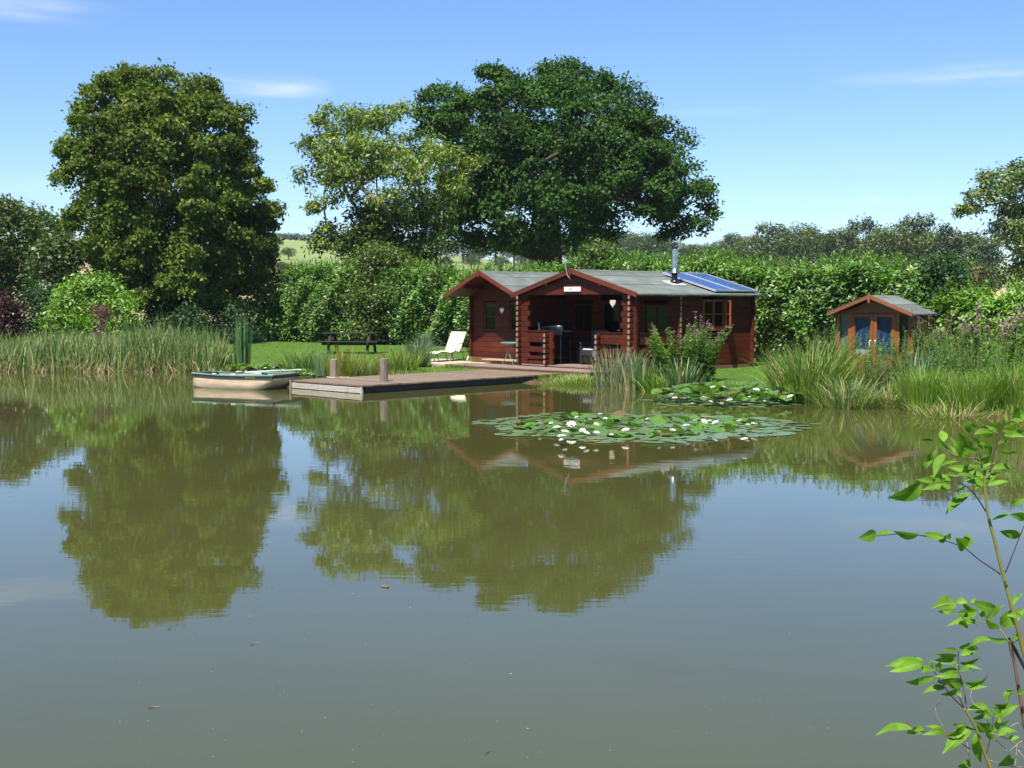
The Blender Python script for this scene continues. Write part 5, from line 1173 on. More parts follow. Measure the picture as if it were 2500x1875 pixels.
M_iris = leafmat('iris_blade', [(.03, .09, .03), (.05, .13, .045), (.08, .17, .06), (.18, .25, .06)], rough=.4, spec=.5, trans=.25)
M_dry = leafmat('dry_blade', [(.25, .18, .08), (.36, .28, .14), (.45, .36, .2)], rough=.7, trans=.2)
M_herb = leafmat('willowherb_leaf', [(.05, .12, .016), (.085, .18, .024), (.13, .24, .036), (.2, .27, .06)], rough=.5, trans=.3, big=.2, bigscale=2.)
M_herb2 = leafmat('dull_herb_leaf', [(.06, .11, .025), (.10, .155, .038), (.14, .19, .055), (.2, .2, .085)], rough=.6, trans=.25)
M_pink = leafmat('pink_petal', [(.38, .12, .26), (.46, .2, .36), (.32, .14, .18)], rough=.7, trans=.3, tcol=(1.2, .9, 1.2))
M_rust = leafmat('rusty_seed', [(.16, .045, .018), (.24, .08, .03), (.12, .05, .02)], rough=.8, trans=.1, tcol=(1.2, .8, .6))
M_stemg = plain('green_stem', (.10, .14, .045), rough=.7, var=.2)
M_stemr = plain('reddish_stem', (.16, .075, .05), rough=.7, var=.2)

def blade_patch(P, h, w, lean=(.0, .35), bend=(.1, .7), hv=.3, seg=3, az=None):
    n = len(P); H = h * rng.uniform(1 - hv, 1 + hv * .6, n); return blades(P, H, w * rng.uniform(.6, 1.3, n), rng.uniform(*lean, n), rng.uniform(*bend, n), seg, az)
def tuft(name, label, x, y, n, h, rad, mats, w=.012, lean=(.05, .5), bend=(.2, 1.1), cat='grass clump', z=None, D=None, group=None, spread=1.0, hv=.35):
    """clump of blades whose foot is seen at photo pixel (x, y)"""
    p = on(x, y, .08 if z is None else z) if D is None else at(x, y, D); g = max(-.05, gz(p.x, p.y)) if z is None else z
    t = thing(name, label, cat, (p.x, p.y, g), 0, group); tot = sum(k for m, k in mats)
    a0 = rng.uniform(0, 6.283, n); r0 = rad * np.sqrt(rng.random(n)); P = np.stack([r0 * np.cos(a0), r0 * np.sin(a0) * .8, np.zeros(n)], 1)
    gzs = np.maximum(-.05, ground_z(P[:, 0] + p.x, P[:, 1] + p.y)) - g; P[:, 2] = np.where(np.abs(gzs) < .4, gzs, 0) - .02
    az = a0 + rng.normal(0, .5, n); ln = rng.uniform(*lean, n) * (.25 + r0 / rad) * spread
    H = h * rng.uniform(1 - hv, 1.05, n); V, Q = blades(P, H, w * rng.uniform(.6, 1.3, n), ln, rng.uniform(*bend, n), 4, az)
    i0 = 0; names = ['leaves', 'dry_leaves', 'pale_leaves']
    for j, (m, k) in enumerate(mats):
        i1 = n if j == len(mats) - 1 else i0 + int(n * k / tot); sel = np.arange(i0, i1); q = (sel[:, None] * 10 + np.arange(10)[None]).ravel()
        qq = np.concatenate([np.arange(len(sel))[:, None] * 10 + np.array([[2 * i, 2 * i + 1, 2 * i + 3, 2 * i + 2]]) for i in range(4)], 0)
        npobj(names[j], V[q], qq, m, t); i0 = i1
    return t
# --- the reed bed on the left shore (nobody could count it)
def shore_y(x):
    xs = [-24, -21.5, -15.0, -9.3, -7.6, -6.2]; ys = [30, 34, 36.2, 36.0, 35.6, 34.6]; return np.interp(x, xs, ys)
n = 9500
X = rng.uniform(-19.5, -8.6, n); dd = rng.random(n) ** .8 * 2.6; Y = shore_y(X) - .35 + dd
hmap = 1.05 + .16 * swave(X * .9, X * .2, 1.0, 1) + .20 * np.exp(-((X + 10.3) / 1.3) ** 2) - .18 * np.exp(-((X + 15.5) / 1.6) ** 2)
P = np.stack([X, Y, np.maximum(-.1, ground_z(X, Y)) - .02], 1)
H = hmap * rng.uniform(.45, 1.18, n) * (1 + .16 * swave(X * 4.1, Y * 2.0, 1, 2)) * np.clip((X + 8.2) * -1.2, .35, 1)
V1, Q1 = blades(P, H, rng.uniform(.014, .034, n), np.abs(rng.normal(0, .15, n)), rng.uniform(0, .9, n) + (rng.random(n) < .12) * rng.uniform(.6, 1.8, n), 4)
m = 900; X = rng.uniform(-19.5, -8.8, m); Y = shore_y(X) - .45 + rng.random(m) * .8
V2, Q2 = blades(np.stack([X, Y, np.zeros(m)], 1), rng.uniform(.2, .7, m), rng.uniform(.01, .022, m), rng.uniform(.1, 1.0, m), rng.uniform(.2, 1.6, m), 4)
k_ = 70; X = rng.uniform(-11.6, -8.9, k_); Y = shore_y(X) + rng.random(k_) * 1.2
V3, Q3 = blades(np.stack([X, Y, np.zeros(k_)], 1), rng.uniform(1.35, 1.75, k_), np.full(k_, .018), np.abs(rng.normal(0, .05, k_)), rng.uniform(0, .2, k_), 4)
V, Q, mi = join([(V1, Q1), (V2, Q2), (V3, Q3)])
tag(npobj('reed_bed', V, Q, [M_reed, M_dry, M_reedg], mi=mi), 'tall green and straw coloured reed bed along the left shore', kind='stuff')
n = 4200; X = rng.uniform(-20, -9.5, n); Y = shore_y(X) + 1.4 + rng.random(n) * 3.2
V, Q = blades(np.stack([X, Y, ground_z(X, Y)], 1), rng.uniform(.5, 1.15, n), rng.uniform(.012, .022, n), np.abs(rng.normal(0, .25, n)), rng.uniform(.2, 1.2, n), 4)
tag(npobj('tall_grass', V, Q, M_grass), 'loose green grass behind the reeds under the maple', kind='stuff')
def off_deck(X, Y):
    c, s = math.cos(CR), math.sin(CR); u = (X - 3.17) * c + (Y - 32.2) * s; v = -(X - 3.17) * s + (Y - 32.2) * c
    q = (X - JB.x) * jd.x + (Y - JB.y) * jd.y; w = -(X - JB.x) * jd.y + (Y - JB.y) * jd.x
    return ~((u > -6.6) & (u < -.5) & (v > -1.1) & (v < .1)) & ~((q > -.1) & (q < JL + .1) & (w > -.1) & (w < JW + .1)) & ~((u > -7.8) & (u < .1) & (v > -.1) & (v < 5.4)) & ~((u > -10) & (u < -4.2) & (v > -1.0 + (u + 6.5) * -.55) & (v < 1.3) & (u < -6.4))
# tufty fringe of the lawn along the shore
sh_pts = [(-8.6, 36.2), (-6.4, 35.0), (-4.4, 33.9), (-2.4, 32.8), (-.4, 31.7), (1.0, 31.1), (1.9, 30.4), (3.0, 29.2), (4.2, 28.2), (5.6, 26.3), (6.6, 24.9), (8.4, 22.6), (9.8, 20.3)]
sp_a = np.array(sh_pts); L_ = np.concatenate([[0], np.cumsum(np.linalg.norm(np.diff(sp_a, axis=0), axis=1))])
n = 9000; u = rng.random(n) * L_[-1]; X = np.interp(u, L_, sp_a[:, 0]) + rng.normal(0, .32, n); Y = np.interp(u, L_, sp_a[:, 1]) + np.abs(rng.normal(0, .4, n)) - .15
Z = ground_z(X, Y); kp = (Z > .0) & off_deck(X, Y); X, Y, Z = X[kp], Y[kp], Z[kp]; n = len(X)
V, Q = blades(np.stack([X, Y, Z - .01], 1), rng.uniform(.05, .20, n), rng.uniform(.008, .016, n), rng.uniform(0, .6, n), rng.uniform(.2, 1.2, n), 3)
tag(npobj('bank_grass', V, Q, M_grass), 'short tufty grass along the edge of the pond', kind='stuff')
# mown lawn: short blades
n = 52000; X = rng.uniform(-13.5, 10.5, n); f = rng.random(n); Y = 29 + f * 28; dpt = pond_dist(X, Y)
kp = (dpt > .35) & off_deck(X, Y) & (Y < 46.0 - 1.2 * X) & ~((Y - 32.2) * 1 + 0 * X < -99); X, Y = X[kp], Y[kp]; n = len(X)
V, Q = blades(np.stack([X, Y, ground_z(X, Y) - .005], 1), rng.uniform(.025, .06, n), rng.uniform(.008, .016, n), rng.uniform(0, .8, n), rng.uniform(0, 1., n), 1)
M_lawn = leafmat('lawn_blade', [(.065, .13, .014), (.09, .17, .02), (.13, .20, .035), (.17, .20, .05)], rough=.6, trans=.3, big=.3, bigscale=.35)
tag(npobj('lawn_grass', V, Q, M_lawn), 'short mown grass of the lawn', kind='stuff')

tuft('reedmace_clump', 'tall upright blue green reeds just behind the dinghy', 592, 905, 90, 1.55, .22, [(M_iris, 1)], .026, (0, .08), (0, .15), 'reeds', z=0)
tuft('sedge_clump', 'arching green sedge on the bank between dinghy and jetty', 735, 906, 240, .75, .45, [(M_grass, 3), (M_iris, 1)], .016)
tuft('iris_clump', 'grey green iris blades beside the nearer end of the jetty bank', 785, 912, 60, .85, .22, [(M_bluer, 1)], .028, (0, .25), (0, .6))
tuft('sedge_clump', 'tall golden sedge behind the farther jetty post', 835, 915, 280, .98, .40, [(M_gold, 3), (M_bright, 1)], .014, (.02, .35), (.1, .7))
tuft('sedge_clump', 'dull seeding sedge between the two jetty posts', 890, 915, 200, .66, .34, [(M_bronze, 1), (M_grass, 1)], .012)
tuft('sedge_clump', 'bronze and green sedge behind the nearer jetty post', 955, 910, 260, .72, .42, [(M_bronze, 1), (M_bright, 1)], .013)
tuft('sedge_clump', 'pale green sedge fanning up just behind the jetty planks', 990, 908, 180, .75, .35, [(M_bright, 1), (M_gold, 1)], .012)
tuft('rush_dome', 'rounded blue green ornamental rush right of the jetty posts', 1022, 900, 620, .88, .22, [(M_bluer, 1)], .009, (.05, .85), (.2, 1.0), hv=.15)
tuft('rush_dome', 'small blue green rush against the hedge foot behind the lounger', 1035, 848, 260, .75, .25, [(M_bluer, 1)], .010, (.05, .7), (.2, .9), z=.25)
# --- the bank in front of the cabin
tuft('rush_clump', 'grey green rushes on the bank before the right porch rail', 1500, 938, 330, 1.0, .50, [(M_bluer, 3), (M_dry, 1)], .012, (0, .35), (.05, .7))
tuft('iris_clump', 'upright iris blades at the water edge right of the rushes', 1556, 945, 120, 1.05, .28, [(M_iris, 3), (M_dry, 1)], .026, (0, .3), (0, .5))
tuft('sedge_clump', 'arching pale sedge between rushes and pink flowered herb', 1612, 948, 180, .8, .35, [(M_bright, 2), (M_grass, 1)], .016, (.1, .6), (.4, 1.4))
tuft('grass_mound', 'bright grass mound where the jetty meets the bank', 1400, 932, 700, .26, .62, [(M_bright, 3), (M_dry, 1)], .010, (.1, .7), (.2, 1.0))
tuft('grass_mound', 'bright grass tuft left of the deck end', 1130, 902, 420, .18, .6, [(M_bright, 1)], .010, (.1, .7), (.2, 1.0))
tuft('iris_clump', 'broad dark iris fan in front of the pink flowered herb', 1668, 950, 130, .95, .28, [(M_iris, 6), (M_dry, 1)], .036, (.02, .6), (.05, .9))
def herb(name, label, x, y, stems, h, rad, leafm, D=None, z=None, leaf=.07, asp=.25, flower=None, cat='plant', nl=46, nf=26, stemm=M_stemg, fl=.05, top=.25, lean=.22, hv=.3):
    """many-stemmed herb: each stem set with narrow leaves, spikes of flowers at the top"""
    p = on(x, y, .08 if z is None else z) if D is None else at(x, y, D); g = max(0, gz(p.x, p.y)); t = thing(name, label, cat, (p.x, p.y, g))
    mb_ = MB(); LP, LN, LA, LL = [], [], [], []; FP, FN, FA = [], [], []
    for s in range(stems):
        a = rng.uniform(0, 6.283); r = rad * math.sqrt(rng.random()); b = np.array([r * math.cos(a), r * math.sin(a) * .8, -.03]); hh = h * rng.uniform(1 - hv, 1.05)
        ln = lean * (r / rad) + rng.normal(0, .05); d = np.array([math.cos(a), math.sin(a), 0]); pts = [b + np.array([0, 0, 1.]) * hh * f + d * ln * hh * f ** 1.6 for f in np.linspace(0, 1, 5)]
        mb_.tube([Vector(q) for q in pts], [.006, .006, .005, .004, .002], 4, False)
        f = rng.uniform(.08, .97, nl); q = b + np.outer(hh * f, [0, 0, 1.]) + np.outer(ln * hh * f ** 1.6, d); aa = rng.uniform(0, 6.283, nl)
        LP.append(q); LA.append(np.stack([np.cos(aa), np.sin(aa), rng.uniform(-.1, .9, nl)], 1)); LN.append(np.stack([-np.cos(aa) * .3, -np.sin(aa) * .3, np.ones(nl)], 1) + rnd(nl) * .5); LL.append(leaf * (1.25 - .8 * f) * rng.uniform(.6, 1.3, nl))
        if flower is not None and rng.random() < .75:
            f = rng.uniform(1 - top, 1.03, nf); q = b + np.outer(hh * f, [0, 0, 1.]) + np.outer(ln * hh * f ** 1.6, d) + rng.normal(0, .022, (nf, 3)); FP.append(q); FN.append(rnd(nf) + np.array([0, 0, .4]))
    mb_.build('stems', stemm, t); LL = np.concatenate(LL); V, Q = leaf_quads(np.concatenate(LP), np.concatenate(LN), LL, LL * asp, np.concatenate(LA)); npobj('leaves', V, Q, leafm, t)
    if FP:
        FP = np.concatenate(FP); V, Q = leaf_quads(FP, np.concatenate(FN), fl * rng.uniform(.6, 1.3, len(FP)), fl * .75); tag(npobj('flowers', V, Q, flower, t), kind='stuff')
    return t
herb('willowherb', 'big clump of pink flowered willowherb before the cabin wall', 1672, 935, 60, 1.38, .62, M_herb, leaf=.15, asp=.36, flower=M_pink, nl=130, nf=9, fl=.032, top=.09, lean=.34, hv=.42)
herb('willowherb', 'tall pink topped stems beside the open cabin window', 1705, 925, 14, 1.62, .22, M_herb, leaf=.12, asp=.34, flower=M_pink, nl=90, nf=14, fl=.036, top=.12, lean=.2)
# --- the overgrown right bank
GB = None
tuft('sedge_clump', 'big arching sedge at the left end of the right bank', 1975, 972, 620, 1.35, .65, [(M_grass, 3), (M_bright, 1), (M_dry, .5)], .018, (.05, .5), (.2, 1.2))
tuft('sedge_clump', 'arching sedge leaning over the lawn beside the hedge foot', 1935, 948, 330, 1.0, .5, [(M_grass, 1), (M_iris, 1)], .018, (.05, .5), (.2, 1.2))
herb('willowherb', 'green leafy herb rising in front of the summerhouse doors', 2090, 930, 40, 1.22, .65, M_herb, leaf=.12, nl=60, z=.12)
herb('willowherb', 'feathery pale herb left of the summerhouse step', 2010, 930, 40, 1.35, .6, M_herb2, leaf=.12, nl=60, z=.12)
herb('willowherb', 'tall spired herb at the right corner of the summerhouse', 2195, 940, 36, 1.25, .45, M_herb, leaf=.12, nl=60, z=.12)
tuft('iris_clump', 'blue green iris blades in the middle of the right bank', 2250, 960, 150, 1.0, .4, [(M_bluer, 2), (M_iris, 1)], .026, (0, .35), (.1, .7))
herb('herb_thicket', 'dull green thicket with pink seed heads right of the summerhouse', 2310, 925, 70, 1.55, .9, M_herb2, leaf=.13, nl=70, flower=M_pink, nf=6, fl=.04, top=.1, z=.15)
herb('dock_plant', 'rusty brown seed spike of a dock plant in the thicket', 2342, 918, 5, 1.62, .10, M_rust, leaf=.05, asp=.8, nl=260, stemm=M_stemr, z=.15, lean=.1)
herb('loosestrife', 'purple flower spikes crowding the right edge above the bank', 2450, 930, 60, 1.75, .85, M_herb, leaf=.12, nl=60, flower=M_pink, nf=22, fl=.045, top=.2, z=.15)
herb('loosestrife', 'fading pink flowered herb under the yellow green laurel', 2390, 905, 34, 1.85, .6, M_herb2, leaf=.12, nl=60, flower=M_pink, nf=14, fl=.045, top=.14, z=.15)
herb('herb_thicket', 'mixed dark herbs behind the bright grass at the right', 2400, 965, 70, 1.25, .95, M_herb, leaf=.12, nl=60)
herb('herb_thicket', 'low dark herbs between sedge and bright grass', 2140, 965, 46, .85, .65, M_herb2, leaf=.11, nl=60)
herb('herb_thicket', 'leafy herbs under the summerhouse side wall', 2245, 915, 40, 1.2, .6, M_herb, leaf=.12, nl=60, z=.15)
tuft('grass_clump', 'bright yellow green grass clump on the mud edge', 2255, 990, 800, .80, .42, [(M_bright, 5), (M_dry, .5)], .010, (.0, .35), (.05, .7))
tuft('grass_clump', 'bright green grass clump in the middle of the right shore', 2378, 1000, 900, .74, .42, [(M_bright, 5), (M_dry, .5)], .010, (.0, .35), (.05, .7))
tuft('grass_clump', 'bright grass clump cut by the right edge', 2485, 1000, 800, .88, .45, [(M_bright, 4), (M_grass, 1), (M_dry, .5)], .010, (.0, .4), (.05, .8))
tuft('sedge_clump', 'flattened straw and green sedge spilling over the mud', 2170, 985, 330, .6, .5, [(M_grass, 1), (M_dry, .35)], .012, (.3, 1.1), (.2, 1.2))
tuft('sedge_clump', 'flattened straw sedge at the waterline below the bright grass', 2320, 1008, 300, .5, .6, [(M_dry, .4), (M_grass, 1)], .012, (.4, 1.2), (.2, 1.0))
tuft('sedge_clump', 'sedge drooping to the water right of the lily leaves', 2065, 985, 330, .85, .45, [(M_grass, 2), (M_bluer, 1), (M_dry, .6)], .014, (.1, .7), (.3, 1.3))
lyp = thing('day_lily', 'orange day lily flowers beside the summerhouse corner', 'plant', at(2218, 862, 30.3))
m_ = MB()
for k in range(7):
    a = k * .9; c = Vector((.09 * math.cos(a * 2.1) * (1 + k * .12), .05 * math.sin(a), .03 * math.sin(a * 3)))
    for j in range(6): b = j * math.pi / 3; e = c + Vector((.055 * math.cos(b), .03 * math.sin(b), .035)); m_.add([c, c + Vector((.03 * math.cos(b + .35), .02 * math.sin(b + .35), .025)), e, c + Vector((.03 * math.cos(b - .35), .02 * math.sin(b - .35), .025))], [(0, 1, 2, 3)])
m_.build('petals', leafmat('orange_petal', [(.75, .36, .08), (.85, .5, .15)], trans=.3, tcol=(1.1, .8, .4)), lyp)
m_ = MB(); 
for k in range(5): m_.tube([(.04 * (k - 2), 0, -.75), (.05 * (k - 2), 0, 0)], .006, 5)
m_.build('stems', M_stemg, lyp)

# ================================================================ water lilies
M_pad = leafmat('lily_pad', [(.07, .125, .05), (.10, .165, .065), (.14, .20, .085), (.19, .23, .11)], rough=.28, spec=.6, trans=.12); M_padr = leafmat('raised_lily_leaf', [(.045, .12, .018), (.085, .18, .026), (.14, .25, .04)], rough=.3, spec=.55, trans=.25)
M_pady = leafmat('yellow_lily_pad', [(.36, .22, .05), (.30, .24, .08)], rough=.4, trans=.15); M_padb = leafmat('bronze_lily_leaf', [(.10, .075, .03), (.14, .11, .04)], rough=.4, trans=.15, tcol=(1.2, .9, .6))
M_petal = plain('white_petal', (.80, .79, .74), rough=.6, var=.02); M_stam = plain('yellow_stamens', (.7, .42, .04), rough=.7)
def pad_mesh(mat, cup):
    m_ = MB(); n = 14; V = [(0, 0, 0)]; w = rng.uniform(0, 6.28)
    for i in range(n + 1):
        a = .12 + (2 * math.pi - .24) * i / n; r = 1 + .05 * math.sin(3 * a + w); V.append((r * math.cos(a), r * math.sin(a), cup * (.5 + .5 * math.sin(2 * a + w)) + rng.normal(0, abs(cup) * .25)))
    m_.add(V, [(0, i + 1, i + 2) for i in range(n)]); return m_.mesh('lily_pad', mat, True)
PADS = [pad_mesh(M_pad, .015) for _ in range(5)]; PADR = [pad_mesh(M_padr, .17) for _ in range(5)]; PADY = [pad_mesh(M_pady, .03) for _ in range(2)]; PADB = [pad_mesh(M_padb, .3) for _ in range(2)]
def flower_mesh():
    m_ = MB()
    for ring, (nn, ln, tilt) in enumerate(((9, 1.0, .45), (8, .85, .8), (6, .65, 1.15))):
        for j in range(nn):
            a = 2 * math.pi * j / nn + ring * .4; c, s = math.cos(a), math.sin(a); ct, st = math.cos(tilt), math.sin(tilt); q = .2 * ln
            def pt(l, w_, h): return (c * l * ct - s * w_, s * l * ct + c * w_, l * st + h)
            m_.add([pt(.1, 0, 0), pt(ln * .55, q, .06), pt(ln, 0, .0), pt(ln * .55, -q, .06)], [(0, 1, 2, 3)])
    return m_.mesh('flower', M_petal)
FLW = flower_mesh(); m_ = MB(); m_.lathe((0, 0, 0), [(.12, .1), (.2, .28), (.16, .4), (.05, .42)], 8); STAM = m_.mesh('stamens', M_stam)
def lily_patch(label, c, rx, ry, n_pad, n_up, flowers, rise=.12, size=.155, dens_up=.75, fz=None):
    t = thing('water_lily', label, 'water lily', (c[0], c[1], 0)); pts = []
    for i in range(n_pad):
        for _ in range(8):
            a = rng.uniform(0, 6.283); r = math.sqrt(rng.random()) * (1 + .07 * math.sin(3 * a + 1) + .05 * math.sin(7 * a)); p = (rx * r * math.cos(a), ry * r * math.sin(a)); s = size * rng.uniform(.6, 1.25)
            if all((p[0] - q[0]) ** 2 + (p[1] - q[1]) ** 2 > (.50 * (s + q[2])) ** 2 for q in pts): break
        pts.append((p[0], p[1], s)); u = rng.random(); me = PADY[i % 2] if u < .05 else PADS[i % 5]
        inst('lily_pad', me, t, (p[0], p[1], .006 + .012 * rng.random()), (rng.normal(0, .035), rng.normal(0, .035), rng.uniform(0, 6.28)), (s, s * rng.uniform(.85, 1.05), s))
    m_ = MB()                                  # the many small pads filling the gaps, past counting
    for i in range(int(n_pad * .9)):
        a = rng.uniform(0, 6.283); r = math.sqrt(rng.random()) * (1 + .07 * math.sin(3 * a + 1) + .05 * math.sin(7 * a)) * .97; s = size * rng.uniform(.45, .8); w = rng.uniform(0, 6.28); z = .003 + .004 * rng.random()
        m_.add([(rx * r * math.cos(a), ry * r * math.sin(a), z)] + [(rx * r * math.cos(a) + s * math.cos(w + .15 + 5.98 * j / 11), ry * r * math.sin(a) + s * math.sin(w + .15 + 5.98 * j / 11), z + .003 * math.sin(j)) for j in range(12)], [(0, j + 1, j + 2) for j in range(11)])
    tag(m_.build('small_pads', M_pad, t), kind='stuff')
    for i in range(n_up):
        a = rng.uniform(0, 6.283); r = math.sqrt(rng.random()) * dens_up; s = size * rng.uniform(.6, 1.05)
        inst('raised_leaf', (PADB if rng.random() < .08 else PADR)[i % 2], t, (rx * r * math.cos(a), ry * r * math.sin(a), rise * (.35 + .65 * rng.random()) * (1 - .5 * r / dens_up)), (float(np.clip(rng.normal(.0, .26), -.45, .45)), float(np.clip(rng.normal(0, .26), -.45, .45)), rng.uniform(0, 6.28)), (s, s, s))
    for (x, y) in flowers:
        zf = .11 + rise * .3 if fz is None else fz(y); p = on(x, y, zf); s = .070 * rng.uniform(.5, 1.35); f = inst('flower', FLW, t, (p.x - c[0], p.y - c[1], zf - .02), (rng.normal(0, .25), rng.normal(0, .25), rng.uniform(0, 6)), (s, s, s)); inst('stamens', STAM, f)
    return t
fl1 = [(1408, 1018), (1464, 1012), (1346, 1032), (1318, 1032), (1440, 1024), (1455, 1035), (1478, 1021), (1395, 1036), (1360, 1044), (1422, 1050), (1430, 1057), (1372, 1066), (1456, 1056), (1492, 1060), (1528, 1050), (1580, 1022), (1609, 1052), (1640, 1038), (1642, 1050), (1676, 1040), (1700, 1026), (1718, 1028), (1732, 1026), (1748, 1032), (1805, 1028), (1826, 1036), (1838, 1032), (1818, 1072), (1370, 1072), (1378, 1054), (1845, 1034), (1700, 1056)]
c1 = on(1568, 1042, 0); lily_patch('broad sunlit raft of water lilies with many white flowers', (c1.x - .05, c1.y + .1), 2.72, 2.35, 298, 130, fl1, size=.135, rise=.06)
fl2 = [(1648, 972), (1672, 972), (1718, 970), (1735, 980), (1762, 986), (1782, 978), (1830, 968), (1866, 978), (1915, 974), (1766, 945), (1808, 946), (1740, 945), (1846, 952), (1872, 950), (1896, 958), (1640, 964), (1930, 968), (1690, 984), (1828, 986)]
c2 = on(1790, 985, 0); lily_patch('farther dense clump of dark water lilies below the lawn', (c2.x, c2.y + .5), 1.72, 1.5, 130, 250, fl2, rise=.46, size=.125, dens_up=.92, fz=lambda y: .12 + max(0, (988 - y) / 43) * .26)
c3 = on(640, 906, 0); lily_patch('dark water lily leaves behind the dinghy', (c3.x, c3.y - .5), .95, .55, 30, 60, [(600, 905), (615, 907), (648, 898), (668, 896)], rise=.36, size=.125, dens_up=.95, fz=lambda y: .28)
c4 = on(755, 918, 0); lily_patch('pale water lily leaves in the corner between dinghy and jetty', (c4.x - .1, c4.y), .7, .5, 40, 26, [(745, 912), (760, 915)], rise=.2, size=.13)
# specks of floating debris
M_bit = plain('floating_bit', (.35, .33, .26), rough=.8, var=.5); bits = []
for i in range(170):
    x, y = rng.uniform(150, 2100), rng.uniform(1200, 1870); p = on(x, y, .004); a = rng.uniform(0, 6.28); s = rng.uniform(.0015, .0045) * (1 if rng.random() < .9 else 1.8)
    bits.append([(p.x + s * math.cos(a + k * 1.571) * (1, .45)[k % 2], p.y + s * math.sin(a + k * 1.571) * (1, .45)[k % 2], .004) for k in range(4)])
m_ = MB()
for b in bits: m_.add(b, [(0, 1, 2, 3)])
tag(m_.build('floating_debris', M_bit), 'pale specks floating on the open water', kind='stuff')
fls = [(375, 1725, .035, .006), (620, 1570, .03, .005), (1190, 1835, .02, .004), (2330, 1110, .16, .03), (940, 1430, .05, .03)]
for i, (x, y, a, b) in enumerate(fls):
    p = on(x, y, .006); m_ = MB(); n = 9; m_.add([(a * math.cos(t_) * (1 + .2 * math.sin(3 * t_ + i)), b * math.sin(t_), .002 * math.sin(2 * t_)) for t_ in np.linspace(0, 6.283, n + 1)[:-1]], [tuple(range(n))])
    o = m_.build('floating_leaf', plain('dead_leaf', (.10, .07, .04), rough=.8, var=.3)); o.location = p; o.rotation_euler = (0, 0, i * .5)
    tag(o, ['dark drowned leaf floating near the lower left corner', 'tiny dark leaf floating left of centre below the maple reflection', 'tiny dark leaf floating at the bottom edge', 'pale floating leaf near the right bank behind the sapling', 'yellow floating leaf at the foot of the oak reflection'][i], 'leaf')
# ================================================================ sapling in front, at the right edge
SD = 2.6
M_sl = leafmat('sapling_leaf', [(.035, .105, .010), (.08, .19, .015), (.14, .26, .022), (.21, .32, .038)], rough=.62, spec=.18, trans=.40, tcol=(1.4, 1.5, .4), big=.4, bigscale=26, spots=34)
M_rib = plain('pale_leaf_rib', (.13, .22, .045), rough=.6, var=.1)
M_bk = plain('olive_sapling_bark', (.16, .14, .025), rough=.6, var=.25, scale=10); M_bk2 = plain('purple_brown_twig', (.075, .032, .035), rough=.55, var=.35, scale=14); M_dryt = plain('bleached_twig', (.30, .25, .19), rough=.9, var=.3)
zA = lambda x, y: (2080 + x * .2893, 1000 + y * .2893)       # reading off two enlargements of the photograph
zB = lambda x, y: (2080 + x * .2743, 1420 + y * .2743)
root = at(2620, 2150, SD); root.z = gz(root.x, root.y)
sap = thing('sapling', 'young leafy sapling with olive stem in the right foreground', 'sapling', root)
def P3(p, d=0.0): return at(p[0], p[1], SD + d) - root
def twig(name, pts, r0, r1, mat, d0=0.0, d1=0.0, parent=None):
    n = len(pts); m_ = MB(); P = [P3(p, d0 + (d1 - d0) * i / (n - 1)) for i, p in enumerate(pts)]
    # smooth
    Q = []
    for i in range(n - 1):
        a, b, c, d = P[max(i - 1, 0)], P[i], P[i + 1], P[min(i + 2, n - 1)]
        for k in range(4):
            t_ = k / 4; Q.append(.5 * ((2 * b) + (c - a) * t_ + (2 * a - 5 * b + 4 * c - d) * t_ ** 2 + (3 * b - a - 3 * c + d) * t_ ** 3))
    Q.append(P[-1]); r0 *= .62; r1 *= .62; R_ = [r0 + (r1 - r0) * i / (len(Q) - 1) for i in range(len(Q))]
    R_ = [r * (1.0 + .12 * (i % 5 == 0)) for i, r in enumerate(R_)]
    m_.tube(Q, R_, 8); return m_.build(name, mat, parent or sap, True)
def leaf(a, b, w, dark=0, curl=.15, d=None, roll=None, name='leaf', droop=.12, sr=1.0):
    """a leaf from photo point a (base) to b (tip), w = width / length; toothed edge, folded along the midrib"""
    d = rng.uniform(-.07, .07) if d is None else d
    A = P3(a, d); B = P3(b, d + rng.uniform(-.04, .04)); L = (B - A).length; u = (B - A).normalized()
    view = ((A + root) - Vector((0, 0, CH))).normalized(); side = u.cross(-view).normalized()
    roll = rng.uniform(-1.0, 1.0) if roll is None else roll
    nrm = Matrix.Rotation(roll, 3, u) @ side.cross(u).normalized()
    if nrm.z < 0 and dark == 0: pass
    side = u.cross(nrm).normalized(); n = 14; V = []; m_ = MB(); W_ = w * L * .98; wv_ = rng.uniform(-.035, .035); ph_ = rng.uniform(0, 6)
    for i in range(n + 1):
        f = i / n; hw = W_ * .5 * (f ** .75 * (1 - f) ** 1.15 / .335 if 0 < f < 1 else 0)
        tooth = (1 + .04 * (1 if i % 2 else -1)) * sr if 0 < i < n else 0
        mid = A + u * (L * f) + nrm * (L * (droop * math.sin(math.pi * f) - curl * f * f)) + side * (L * wv_ * math.sin(5 * f + ph_))
        rb = min(hw * .5, W_ * .010 + .0001)
        V += [mid + side * hw * tooth + nrm * hw * .28, mid + side * rb + nrm * rb * .1, mid - side * rb + nrm * rb * .1, mid - side * hw * tooth + nrm * hw * .28]
    Fc = []; mi = []
    for i in range(n):
        for j in range(3): Fc.append((4 * i + j, 4 * i + j + 1, 4 * i + j + 5, 4 * i + j + 4)); mi.append(1 if j == 1 else 0)
    m_.add(V, Fc); o = m_.build(name, [M_sl, M_rib], sap, True); o.data.polygons.foreach_set('material_index', mi); return o
